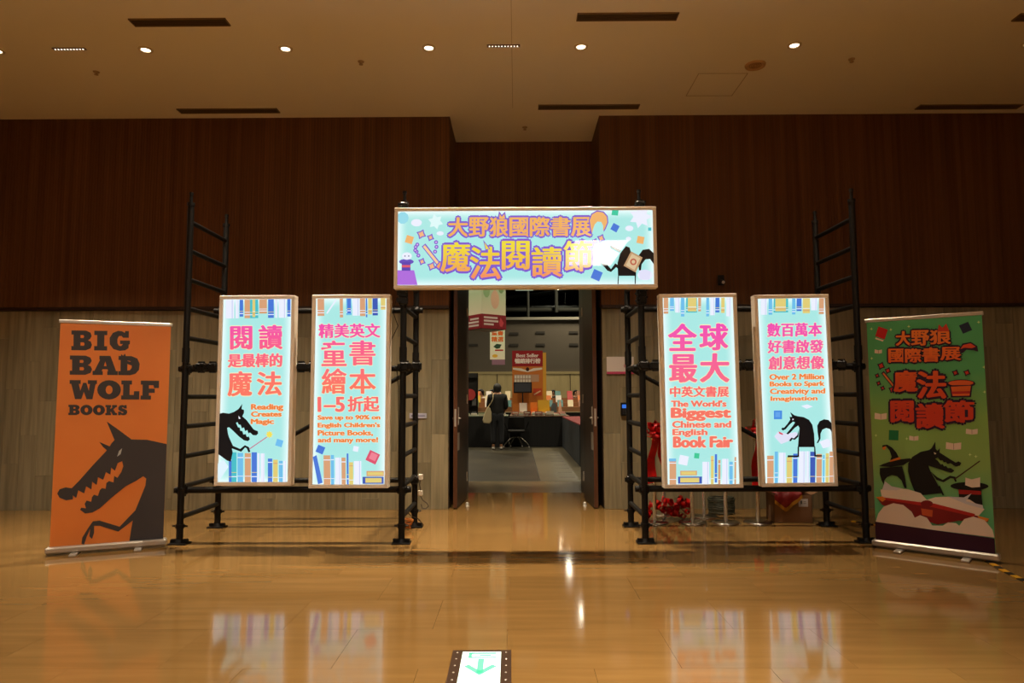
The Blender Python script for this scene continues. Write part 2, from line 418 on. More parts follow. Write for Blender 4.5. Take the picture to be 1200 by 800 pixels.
# door frame and leaves
fr = MB().box(XL, -.735, 9.44, 10.4, 0, 3.2).box(.955, XR, 9.44, 10.4, 0, 3.2).box(-.735, .955, 9.44, 10.4, 3.12, 3.2)
fr.build('trim_2', M_DOORDARK, kind='structure')
def door_leaf(name, hx, ang, side):
    """leaf stands open towards the lobby; side -1 left, +1 right; local x runs from hinge to free edge"""
    d = bpy.data.objects.new(name, None); link(d); d.location = (hx, 9.42, 0); d.rotation_euler = (0, 0, ang); tag(d, kind='structure')
    Wd = .78
    bx(0, Wd, -.024, .024, .012, 3.10, bev=.002).build('panel', M_DOORDARK, d)
    bx(Wd, Wd+.006, -.025, .025, .012, 3.10).build('edge_strip', M_DOOREDGE, d, label='reddish brown edge strip')
    for sy in (-1, 1):
        bx(Wd-.16, Wd-.02, min(sy*.024, sy*.027), max(sy*.024, sy*.027), .72, .94).build('kick_plate', M_STEEL, d)
        h = MB().box(Wd-.09, Wd-.05, min(sy*.024, sy*.032), max(sy*.024, sy*.032), 1.04, 1.26)
        h.tube((Wd-.07, sy*.03, 1.12), (Wd-.07, sy*.05, 1.12), .012).tube((Wd-.07, sy*.045, 1.12), (Wd-.14, sy*.045, 1.12), .008)
        h.build('handle', M_STEEL, d)
    bx(Wd+.004, Wd+.009, -.012, .012, 1.02, 1.24).build('lock_plate', M_STEEL, d)
    for z in (.25, 1.3, 2.5): MB().tube((-.008, -.026*side, z), (-.008, -.026*side, z+.12), .012).build('hinge', M_STEEL, d)
door_leaf('door_1', -.715, radians(-94.5), -1)
door_leaf('door_2', .935, radians(-86.5), 1)
for x, w in ((-.745, 'left'), (.985, 'right')):
    MB().lathe([(.0, .05), (.016, .05), (.022, .03), (.022, .004), (.03, 0)], c=(0, 0, 0), n=14).build('door_stop', M_STEEL, label='small steel door stop on the floor by the %s door leaf' % w, cat='door stop').location = (-.64 if w == 'left' else .86, 8.85, .001)

# things on the wall
t = thing('card_reader', 'black card reader with a blue screen on the right stone wall', 'card reader', (1.353, 8.6, 1.15))
bx(-.055, .055, -.03, 0, 0, .165, bev=.006).build('housing', M_BLACK, t)
bx(-.04, .04, -.032, -.0302, .095, .14).build('screen', mat('blue_screen', (50, 110, 220), .3, emit=.8), t)
kp = MB()
for r in range(3):
    for c in range(3): kp.box(-.036+c*.026, -.018+c*.026, -.0325, -.0302, .02+r*.022, .034+r*.022)
kp.build('keypad', mat('keypad', (45, 48, 55), .5), t)
t = thing('wall_notice', 'white notice with pink lettering on the right stone wall by the door', 'notice', (1.30, 8.6, 1.672))
bx(-.17, .17, -.012, 0, 0, .216).build('board', mat('notice_white', (214, 206, 204), .5), t)
bx(-.17, .17, -.0126, -.0121, 0, .03).build('band', mat('notice_pink', (190, 70, 110), .5), t)
b = Board(t, -.0125, -.17, .17, 0, .216, (0, 0), (34, 0), (34, 21), (0, 21))
b.text('lettering', '書展', (21, 9, 30, 13), (190, 60, 100))
t = thing('wall_plate', 'pale narrow plaque on the left stone wall behind the scaffold', 'plaque', (-1.24, 8.6, 1.125))
bx(-.108, .108, -.012, 0, 0, .065, bev=.003).build('plate', mat('plaque', (176, 176, 196), .35), t)
b = Board(t, -.0125, -.108, .108, 0, .065, (0, 0), (20, 0), (20, 6), (0, 6)); b.art('mark', [(rect(2, 2, 8, 4), (120, 120, 150)), (rect(10, 2.4, 18, 3.6), (120, 120, 150))])
t = thing('wall_camera', 'small dark camera on the slatted wall above the right light boxes', 'camera', (2.575, 8.546, 2.76))
bx(-.04, .04, -.03, 0, .02, .15, bev=.006).build('mount', M_BLACK, t)
MB().tube((0, -.03, .06), (0, -.11, .045), .03).build('body', M_BLACK, t)
MB().tube((0, -.11, .045), (0, -.118, .043), .02).build('lens', mat('pale_lens', (200, 190, 180), .2), t)

# ------------------------------------------------------------------ scaffolds
ZR = [.25+.2885*k for k in range(11)]; YF, YB = 6.65, 7.48; PR = .031
def ladder_frame_parts(parent, x, inward):
    for y in (YF, YB):
        p = MB().tube((x, y, .03), (x, y, 3.30), PR).tube((x, y, 3.30), (x, y, 3.42), .017, r2=.015).tube((x, y, 3.30), (x, y, 3.33), .037).tube((x, y, 3.41), (x, y, 3.435), .021)
        p.tube((x, y, 1.74), (x, y, 1.88), .037)
        p.build('pole', M_BLACK, parent)
        q = MB().box(x-.085, x+.085, y-.07, y+.07, 0, .012).box(x-.08, x-.035, y-.02, y+.02, .012, .045).box(x+.035, x+.08, y-.02, y+.02, .012, .045)
        q.tube((x, y, .012), (x, y, .05), .045, r2=.03).tube((x, y, .05), (x, y, .16), .032).tube((x, y, .15), (x, y, .185), .042).tube((x-.07, y, .168), (x+.07, y, .168), .009)
        q.build('base_jack', M_BLACK, parent)
    me = None
    for z in ZR:
        if me is None: me = MB().tube((0, YF+.02, 0), (0, YB-.02, 0), .024).mesh('rung', M_BLACK)
        o = bpy.data.objects.new('rung', me); link(o, parent); o.location = (x, 0, z)
    bz = [1.69, .52]
_cl = MB().box(-.045, .045, -.04, .04, -.04, .04, bev=.012).tube((-.035, -.07, .0), (-.035, .06, .0), .012).tube((.03, -.065, .02), (.03, .055, .02), .011).box(-.062, -.02, -.05, -.035, -.022, .022).tube((0, 0, -.055), (0, 0, .055), .033)
_cl = _cl.mesh('coupler', M_BLACK)
def coupler(parent, x, y, z, rz=0):
    o = bpy.data.objects.new('coupler', _cl); link(o, parent); o.location = (x, y, z); o.rotation_euler = (0, 0, rz)
def beam(parent, a, b, name='beam', r=.029): MB().tube(a, b, r).build(name, M_BLACK, parent)
def scaffold(xo, xi, label):
    t = thing('scaffold', label, 'scaffold', ((xo+xi)/2, YF, 0))
    r = bpy.data.objects.new('frame', None)
    bpy.data.objects.remove(r)
    T = -Vector(t.location)
    hold = []
    before = set(bpy.data.objects)
    ladder_frame_parts(t, xo, 1); ladder_frame_parts(t, xi, -1)
    a, b = min(xo, xi)-.08, max(xo, xi)+.08
    beam(t, (a, YF+.05, .503), (b, YF+.05, .503), r=.031)
    beam(t, (a, YF+.05, 1.675), (b, YF+.05, 1.675))
    beam(t, (a+.05, YB-.05, .503), (b-.05, YB-.05, .503))
    beam(t, (a, YB-.05, 2.34), (b, YB-.05, 2.34), r=.031)
    beam(t, (xo, YB+.05, .56), (xi, YB+.05, 1.71), 'brace', .024)
    for x in (xo, xi):
        for y, z in ((YF, .503), (YF, 1.675), (YB, .503), (YB, 2.34)): coupler(t, x, y+(.03 if y == YF else -.03), z, random.uniform(-.3, .3))
    for o in set(bpy.data.objects)-before:
        if o.parent == t: o.location = Vector(o.location)+T
    return t
sl = scaffold(-3.24, -1.11, 'black pipe scaffold on the left of the doorway carrying two light boxes')
sr = scaffold(3.32, 1.22, 'black pipe scaffold on the right of the doorway carrying two light boxes')
for t, xs in ((sl, (-3.0, -2.03, -1.08+.06)), (sr, (1.29, 2.19, 3.08))):
    for x in xs: 
        for k in (-.06, .05): coupler(t, x+k-t.location.x, 6.60-t.location.y, 1.69, random.uniform(-.4, .4))
for t, x in ((sl, -1.11), (sr, 1.22)):
    for z in (3.27, 2.40, 2.33): coupler(t, x-t.location.x, -.03, z, .2)

# ------------------------------------------------------------------ light boxes
AQ = (166, 236, 226)
EM = 1.0
def glow(name, w, h):
    """translucent acrylic lit from its edges: paler towards the rim where the lamps sit"""
    if name in MATS: return MATS[name]
    m = mat(name, AQ, .02, emit=EM); t = m.node_tree; b = t.nodes['Principled BSDF']
    tc = t.nodes.new('ShaderNodeTexCoord'); sp = t.nodes.new('ShaderNodeSeparateXYZ'); t.links.new(tc.outputs['Generated'], sp.inputs[0])
    def edge(sock, size):
        a = t.nodes.new('ShaderNodeMath'); a.operation = 'SUBTRACT'; a.inputs[1].default_value = .5; t.links.new(sock, a.inputs[0])
        c = t.nodes.new('ShaderNodeMath'); c.operation = 'ABSOLUTE'; t.links.new(a.outputs[0], c.inputs[0])
        r = t.nodes.new('ShaderNodeMapRange'); r.inputs['From Min'].default_value = .5-.10/size; r.inputs['From Max'].default_value = .5; t.links.new(c.outputs[0], r.inputs['Value']); return r.outputs[0]
    mx = t.nodes.new('ShaderNodeMath'); mx.operation = 'MAXIMUM'; t.links.new(edge(sp.outputs['X'], w), mx.inputs[0]); t.links.new(edge(sp.outputs['Z'], h), mx.inputs[1])
    pw = t.nodes.new('ShaderNodeMath'); pw.operation = 'POWER'; pw.inputs[1].default_value = 1.6; t.links.new(mx.outputs[0], pw.inputs[0])
    mixc = t.nodes.new('ShaderNodeMix'); mixc.data_type = 'RGBA'
    mixc.inputs['A'].default_value = (*lin((168, 232, 228)), 1); mixc.inputs['B'].default_value = (*lin((235, 255, 255)), 1)
    t.links.new(pw.outputs[0], mixc.inputs['Factor'])
    t.links.new(mixc.outputs['Result'], b.inputs['Emission Color']); b.inputs['Base Color'].default_value = (.05, .06, .06, 1)
    return m
def light_box(x0, x1, z0, z1, label, tilt=0, bar=.036):
    t = thing('light_box', label, 'light box', ((x0+x1)/2, 6.5, z0)); w = x1-x0; h = z1-z0
    t.rotation_euler = (0, tilt, 0)
    for a in ((-w/2, w/2, 0, bar), (-w/2, w/2, h-bar, h)): bx(a[0], a[1], -.05, .05, a[2], a[3], bev=.004).build('frame_rail', M_CHAMP, t)
    for a in ((-w/2, -w/2+bar), (w/2-bar, w/2)): bx(a[0], a[1], -.049, .049, bar, h-bar, bev=.004).build('frame_rail', M_CHAMP, t)
    bx(-w/2+bar, w/2-bar, .03, .045, bar, h-bar).build('back_panel', mat('box_back', (120, 120, 118), .6), t)
    bx(-w/2+bar, w/2-bar, -.036, -.030, bar, h-bar).build('lit_panel', glow('lit_acrylic', w, h) if h > 1 else glow('lit_acrylic_wide', w, h), t)
    return t, (-w/2+bar, w/2-bar, bar, h-bar)
BL, TE, SK, OR, YE, WH, DB = (70, 120, 215), (70, 190, 200), (110, 190, 235), (215, 160, 120), (225, 205, 120), (236, 240, 255), (60, 90, 180)
def spines(top, bottom, spec):
    """spec: x0, x1, inset, colour"""
    it = []
    for x0, x1, d, c, in spec:
        y0, y1 = (top, bottom-d) if d >= 0 else (top-d, bottom)
        it.append((rect(x0, y0, x1, y1), c))
        if c not in (WH,):
            yy = y1-(y1-y0)*.18 if d >= 0 else y0+(y1-y0)*.16
            it.append((rect(x0, yy-1.5, x1, yy+1.5), WH if c != YE else OR))
            yy = y1-(y1-y0)*.32 if d >= 0 else y0+(y1-y0)*.8
            it.append((rect(x0, yy-1, x1, yy+1), YE if c in (BL, DB, TE) else WH))
        else: it.append((rect(x0+(x1-x0)*.72, y0, x0+(x1-x0)*.82, y1), (196, 206, 240)))
    return it
PINK = [(250, 110, 110), (246, 96, 150), (240, 80, 190)]
# ---- first box from the left (sheet: 444 x 800)
t, r = light_box(-2.84, -2.115, .572, 2.368, 'lit sign leftmost of four, black wolf with a wand under pink lettering')
b = Board(t, -.036, *r, (176, 56), (424, 58), (408, 703), (156, 703), EM)
gp = gradient('pink_print_tall', [(252, 120, 100), (250, 96, 140), (238, 70, 190)], .95, 1.65, EM)
OUT = ((250, 240, 190), .0025)
b.art('printed_books', spines(58, 125, [(183, 214, 0, WH), (219, 231, 0, WH), (234, 247, 6, BL), (252, 272, 0, OR), (272, 302, 0, TE), (281, 291, 4, YE), (306, 334, 16, OR), (338, 359, 0, BL), (364, 372, 0, WH), (377, 404, 0, WH), (408, 420, 4, BL)]))
b.text('lettering', '閱', (203, 155, 278, 236), PINK[2], .009, grad=gp, outline=OUT); b.text('lettering', '讀', (307, 152, 388, 236), PINK[2], .009, grad=gp, outline=OUT)
b.text('lettering', '是最棒的', (194, 253, 388, 300), PINK[1], .007, grad=gp, outline=OUT)
b.text('lettering', '魔', (194, 316, 277, 402), PINK[0], .009, grad=gp, outline=OUT); b.text('lettering', '法', (300, 318, 385, 400), PINK[0], .009, grad=gp, outline=OUT)
ORT = (240, 128, 60)
for s_, bb in (('Reading', (278, 432, 392, 456)), ('Creates', (278, 458, 386, 475)), ('Magic', (277, 484, 358, 506))): b.text('lettering', s_, bb, ORT, .0055, outline=((255, 238, 205), .0015))
b.art('printed_books', spines(600, 703, [(196, 206, -12, BL), (206, 224, 0, TE), (228, 248, -2, SK), (254, 276, -3, OR), (279, 298, 0, BL), (300, 308, -3, WH), (312, 326, -4, WH), (338, 354, -22, BL), (357, 374, -26, YE), (378, 392, -30, SK), (394, 404, -30, WH)]) )
BK = (12, 12, 16)
wolf1 = [(160, 464), (176, 461), (198, 464), (216, 458), (232, 448), (246, 430), (243, 448), (252, 452), (252, 462), (246, 474), (262, 488), (286, 519), (293, 523), (302, 526), (303, 535), (296, 541), (284, 540), (274, 531), (268, 534), (264, 522), (256, 526), (252, 513), (244, 516), (240, 504), (233, 503), (228, 494), (223, 497), (230, 512), (237, 514), (238, 524), (246, 526), (250, 538), (258, 536), (262, 546), (270, 545), (273, 555), (266, 561), (252, 558), (234, 545), (214, 526), (198, 512), (191, 514), (194, 535), (204, 568), (211, 600), (204, 632), (190, 628), (156, 606)]
b.art('printed_wolf', [(wolf1, BK), ([(232, 472), (240, 482), (233, 483)], WH), ([(192, 535), (212, 577), (238, 588), (255, 575), (270, 582), (275, 598), (268, 600), (262, 586), (256, 583), (242, 598), (208, 586), (190, 548)], BK),
    (stroke((272, 588), (338, 545), 3), (200, 90, 130)), (star(344, 538, 14, 8, 0, .6), (245, 225, 90)), (square(380, 568, 12, .3), (110, 190, 240)), ([(157, 640), (178, 625), (196, 650), (158, 703)], (225, 245, 255))])
# ---- second box
t, r = light_box(-1.953, -1.206, .547, 2.372, 'lit sign second from the left, listing a sale of childrens picture books')
b = Board(t, -.036, *r, (64, 56), (304, 57), (293, 706), (44, 706), EM)
b.art('printed_books', spines(57, 124, [(68, 91, 6, OR), (144, 155, 0, OR), (166, 184, 8, SK), (170, 182, 14, BL), (188, 212, 6, WH), (213, 231, 4, OR), (233, 238, 0, BL), (241, 254, 10, YE), (256, 274, 6, DB), (284, 300, 26, YE)])+[(stroke((100, 110), (132, 62), 5), WH)])
b.text('lettering', '精美英文', (73, 147, 280, 196), PINK[2], .006, grad=gp, outline=OUT)
for s_, bb in (('童', (82, 207, 164, 295)), ('書', (178, 207, 263, 293)), ('繪', (82, 305, 164, 392)), ('本', (176, 307, 264, 392))): b.text('lettering', s_, bb, PINK[1], .007, grad=gp, outline=OUT)
b.text('lettering', '1–5', (68, 405, 156, 455), PINK[0], .008, outline=OUT); b.text('lettering', '折起', (170, 403, 275, 455), PINK[0], .006, outline=OUT)
for s_, bb in (('Save up to 90% on', (66, 468, 279, 487)), ("English Children's", (66, 494, 278, 514)), ('Picture Books,', (66, 520, 254, 540)), ('and many more!', (66, 545, 271, 566))): b.text('lettering', s_, bb, ORT, .0045, outline=((255, 238, 205), .0015))
b.art('printed_books', [([(46, 612), (60, 605), (80, 700), (64, 705)], BL)]+spines(600, 706, [(84, 107, -6, OR), (109, 120, -5, SK), (124, 144, -14, WH), (146, 160, -14, OR), (164, 170, 0, BL), (172, 186, -30, YE), (189, 214, -26, WH)])+[(rect(218, 680, 291, 704), DB), (rect(228, 684, 284, 700), YE), (rect(232, 660, 292, 678), OR), (rect(236, 664, 290, 674), YE), (square(74, 586, 13, .4), BL), (square(196, 584, 9, .2), WH), (square(254, 613, 19, .45), (220, 80, 110)), (square(256, 611, 12, .45), (236, 130, 150))])
# ---- third box (sheet 356 x 800, x scaled 2.967)
t, r = light_box(1.366, 2.104, .540, 2.365, 'lit sign third from the left, announcing the biggest book fair', -.006)
b = Board(t, -.036, *r, (52, 54), (296, 52), (325, 702), (68, 703), EM)
b.art('printed_books', spines(54, 120, [(56, 72, 10, OR), (78, 92, 20, SK), (96, 112, 14, WH), (116, 128, 0, SK), (134, 172, 14, TE), (140, 170, 18, YE), (176, 186, 18, OR), (204, 214, 0, SK), (218, 234, 4, WH), (236, 250, 14, BL), (256, 268, 12, YE), (274, 290, 0, WH)]))
gp3 = gradient('pink_print_low', [(250, 110, 130), (240, 75, 185)], .95, 1.6, EM)
for s_, bb in (('全', (74, 147, 168, 240)), ('球', (184, 147, 278, 238)), ('最', (78, 255, 170, 350)), ('大', (186, 252, 283, 350))): b.text('lettering', s_, bb, PINK[1], .012, grad=gp3, outline=OUT)
b.text('lettering', '中英文書展', (78, 366, 284, 402), (248, 110, 110), .005, outline=OUT)
for s_, bb, bo in (("The World's", (82, 415, 275, 436), .006), ('Biggest', (83, 441, 290, 484), .011), ('Chinese and', (86, 486, 292, 508), .006), ('English', (87, 514, 208, 540), .006), ('Book Fair', (90, 540, 298, 576), .010)): b.text('lettering', s_, bb, (246, 118, 100), bo*.95, outline=((255, 238, 205), .0015))
b.art('printed_books', spines(600, 703, [(74, 98, -16, OR), (192, 216, -26, WH), (222, 232, -6, YE), (236, 244, 6, BL), (248, 256, -20, OR), (262, 284, -16, WH), (288, 300, -26, SK), (306, 312, -10, OR)])+[(rect(72, 614, 97, 624), SK), (rect(104, 676, 190, 700), DB), (rect(112, 680, 180, 696), YE), (rect(112, 656, 172, 672), OR), (rect(116, 659, 168, 669), YE), (square(124, 620, 16, .2), WH), (square(171, 605, 9, .1), (60, 200, 150))])
# ---- fourth box (sheet 444 x 800)
t, r = light_box(2.275, 2.983, .552, 2.353, 'lit sign rightmost of four, black wolf reading on top of a row of books', -.010)
b = Board(t, -.036, *r, (50, 55), (290, 54), (333, 700), (78, 700), EM)
b.art('printed_books', spines(55, 112, [(62, 84, 0, WH), (90, 103, -0, SK), (108, 160, 8, TE), (114, 152, 12, YE), (174, 186, 0, SK), (190, 208, 12, BL), (212, 238, 4, YE), (242, 264, 14, WH), (270, 288, 0, OR)]))
for s_, bb in (('數百萬本', (86, 143, 280, 190)), ('好書啟發', (88, 203, 286, 248)), ('創意想像', (91, 260, 290, 306))): b.text('lettering', s_, bb, PINK[1], .006, grad=gp3, outline=OUT)
for s_, bb in (('Over 2 Million', (94, 323, 290, 342)), ('Books to Spark', (95, 349, 292, 370)), ('Creativity and', (96, 374, 295, 397)), ('Imagination', (98, 401, 267, 420))): b.text('lettering', s_, bb, ORT, .0045, outline=((255, 238, 205), .0015))
b.art('printed_books', spines(592, 700, [(84, 108, -14, OR), (112, 124, 0, SK), (128, 152, -4, WH), (156, 176, -20, YE), (180, 196, -8, BL), (200, 226, 0, WH), (228, 240, 0, WH), (243, 262, -2, DB), (266, 286, -10, OR), (290, 296, -14, SK), (300, 312, -8, YE), (314, 330, -2, OR)]) + [(square(123, 465, 15, 0), (70, 140, 225)), (square(122, 464, 9, 0), (100, 165, 235))])
s4 = lambda pts: [((x/4.2857+740-870)*2.96, (y/4.2857+470-330)*2.96) for x, y in pts]
wolf4 = [(842, 236), (846, 180), (850, 140), (842, 128), (824, 140), (800, 164), (788, 172), (780, 168), (800, 146), (815, 128), (826, 112), (815, 108), (796, 124), (776, 146), (762, 152), (753, 146), (757, 138), (768, 138), (786, 118), (800, 98), (797, 84), (810, 84), (800, 60), (822, 76), (840, 81), (872, 86), (900, 100), (918, 125), (928, 170), (932, 237)]
tail4 = [(942, 218), (952, 196), (946, 160), (944, 130), (956, 108), (980, 98), (1004, 102), (1020, 118), (1028, 142), (1024, 166), (1012, 148), (992, 142), (972, 150), (962, 170), (962, 196), (950, 216)]
b.art('printed_wolf', [(s4([(716, 182), (736, 158), (782, 168), (832, 160), (846, 178), (812, 198), (752, 220)]), (226, 226, 246)), (s4(wolf4), BK), (s4([(812, 92), (820, 96), (812, 102)]), WH), (s4(tail4), BK), (s4([(956, 210), (1000, 196), (1018, 208), (1012, 236), (976, 244)]), (236, 240, 255)),
    (s4([(846, 150), (838, 176), (820, 192), (806, 188), (794, 204), (804, 206), (812, 196), (824, 200), (844, 184)]), BK), (s4([(840, 234), (848, 234), (848, 286), (786, 286), (788, 276), (840, 278)]), BK), (s4([(928, 234), (934, 234), (938, 276), (970, 278), (972, 284), (930, 285)]), BK), (s4([(738, 156), (762, 168), (760, 174), (742, 168)]), (220, 70, 90)), (s4([(858, 30), (890, 22), (920, 34), (886, 44)]), WH)])
# ---- header
t, r = light_box(-1.174, 1.346, 2.425, 3.213, 'wide lit header sign over the doorway with outlined orange lettering', 0, .034)
b = Board(t, -.036, *r, (50, 138), (1152, 138), (1158, 448), (50, 452), EM)
PU = (128, 92, 205)
g1 = gradient('orange_print', [(244, 150, 90), (240, 180, 96)], .0, .7, EM)
g2 = gradient('yellow_print', [(244, 140, 100), (240, 190, 70), (240, 220, 60)], .10, .42, EM)
b.art('printed_sky', [(circle(70, 165, 26, 10), (150, 220, 235)), (circle(130, 186, 24, 12, 16), WH), (star(213, 182, 34, 6, .3, .6), (222, 250, 250)), (circle(233, 232, 16, 10, 9), WH), (star(1100, 165, 50, 7, 0, .6), WH), (circle(1052, 214, 18, 10, 12), WH), (circle(1048, 258, 12, 8, 9), WH), (circle(1120, 410, 34, 10, 22), WH), (square(990, 145, 14, .1), (60, 200, 160)), (square(990, 211, 15, .5), BL), (square(911, 410, 20, .4), BL), (square(100, 258, 16, .3), (240, 180, 110)), (square(1100, 263, 15, .2), (240, 180, 110)), (square(1140, 218, 7, 0), TE)], split=True)
b.art('printed_hat', [([(50, 388), (122, 388), (137, 450), (50, 450)], (176, 110, 220)), (circle(88, 352, 32, 14, 12), (104, 82, 190)), (rect(68, 352, 106, 390), (94, 70, 176)), (rect(68, 366, 106, 376), (222, 90, 110)), (circle(90, 328, 22, 12, 16), WH), (circle(82, 328, 3, 6), (60, 60, 120)), (circle(98, 328, 3, 6), (60, 60, 120))])
it = []
for x, y in ((128, 290), (132, 310), (140, 326), (126, 304), (216, 270), (218, 290), (212, 310), (135, 280)): it.append((circle(x, y, 9, 8), PU)); it.append((circle(x, y, 4, 8), (220, 180, 240)))
for x, y, q in ((152, 236, 18), (192, 250, 13), (156, 352, 13), (198, 372, 17), (930, 256, 15), (903, 268, 9)): it.append((star(x, y, q+5, 4, .4, .6), PU)); it.append((star(x, y, q-3, 4, .4, .6), (244, 184, 130)))
it += [(stroke((162, 282), (240, 378), 20), PU), (stroke((164, 286), (240, 378), 11), (250, 205, 150)), (stroke((222, 362), (262, 394), 34), PU), (stroke((226, 364), (264, 394), 24), (244, 160, 100))]
b.art('printed_sparkles', it, split=True)
crescent = [(884, 210), (880, 180), (890, 156), (912, 144), (938, 148), (954, 166), (956, 190), (946, 214), (938, 226), (938, 204), (930, 188), (914, 186), (902, 198), (896, 214), (890, 236)]
cx0 = [(x+(x-918)*.12, y+(y-185)*.12) for x, y in crescent]
for s_, bb in zip('大野狼國際書展', ((270, 166, 352, 246), (360, 166, 442, 246), (450, 166, 526, 246), (536, 168, 616, 246), (624, 166, 706, 246), (714, 166, 794, 246), (802, 168, 886, 246))):
    b.text('lettering', s_, bb, (240, 170, 100), .007, grad=g1, outline=(PU, .015))
b.art('printed_ears', [([(482, 172), (488, 140), (500, 156), (514, 142), (520, 174)], PU), ([(488, 172), (491, 152), (500, 164), (511, 152), (514, 172)], (242, 178, 100)), (cx0, PU), (crescent, (240, 180, 110))], split=True)
for s_, bb in (('魔', (240, 272, 362, 395)), ('法', (366, 292, 494, 426)), ('閱', (504, 268, 618, 386)), ('讀', (632, 294, 758, 416)), ('節', (770, 268, 888, 394))):
    b.text('lettering', s_, bb, (240, 190, 90), .008, grad=g2, outline=(PU, .018))
b.art('printed_point', [([(420, 262), (452, 300), (430, 306)], PU), ([(425, 272), (446, 300), (432, 302)], (240, 214, 70))])
b.art('printed_wolf', [([(1000, 448), (1002, 412), (1000, 360), (1012, 320), (1036, 290), (1052, 296), (1062, 330), (1080, 400), (1078, 450), (1074, 450), (1074, 414), (1006, 414), (1004, 448)], BK), ([(1094, 400), (1088, 360), (1092, 328), (1108, 306), (1136, 302), (1156, 320), (1156, 366), (1140, 344), (1120, 346), (1104, 366), (1100, 396)], BK), ([(1020, 380), (990, 362), (972, 386), (954, 366), (926, 360), (944, 378), (956, 392), (972, 398), (994, 378), (1010, 390)], BK), ([(968, 286), (1016, 308), (1010, 316), (972, 296)], BK),
    ([(1058, 312), (1108, 338), (1078, 400), (1026, 372)], (190, 150, 110)), ([(1062, 322), (1098, 341), (1073, 390), (1036, 370)], (216, 190, 150)), (circle(1068, 356, 14, 12), (190, 90, 70)), (circle(1068, 356, 8, 10), (216, 190, 150)), ([(1092, 392), (1120, 388), (1142, 396), (1138, 430), (1096, 430)], (226, 226, 250))])

# ------------------------------------------------------------------ roll-up banners
def rollup(cx, cy, rz, w, h, label):
    t = thing('rollup_banner', label, 'banner', (cx, cy, 0), rz)
    m = MB().box(-w/2-.03, w/2+.03, -.055, .055, .018, .075, bev=.012); m.build('base_housing', M_ALU, t)
    for x in (-w*.28, w*.28):
        bx(x-.03, x+.03, -.16, .12, .002, .018, bev=.003).build('foot', M_ALU, t)
    MB().tube((0, .02, .075), (0, .02, h-.01), .009).build('pole', M_ALU, t)
    bx(-w/2-.012, w/2+.012, -.014, .012, h-.02, h+.012, bev=.003).build('top_rail', M_ALU, t)
    return t
OG = (239, 140, 64); CH = (68, 66, 70)
t = rollup(-3.755, 6.36, radians(23.7), .905, 2.10, 'orange roll-up banner with a charcoal wolf, at the far left')
bx(-.4525, .4525, -.004, -.002, .075, 2.085).build('banner_sheet', textured('orange_sheet', (238, 138, 62), (240, 142, 66), (1, 1, 1), .5, 3, 2), t)
b = Board(t, -.004, -.4525, .4525, .075, 2.085, (81, 47), (418, 54), (411, 724), (53, 748))
import itertools
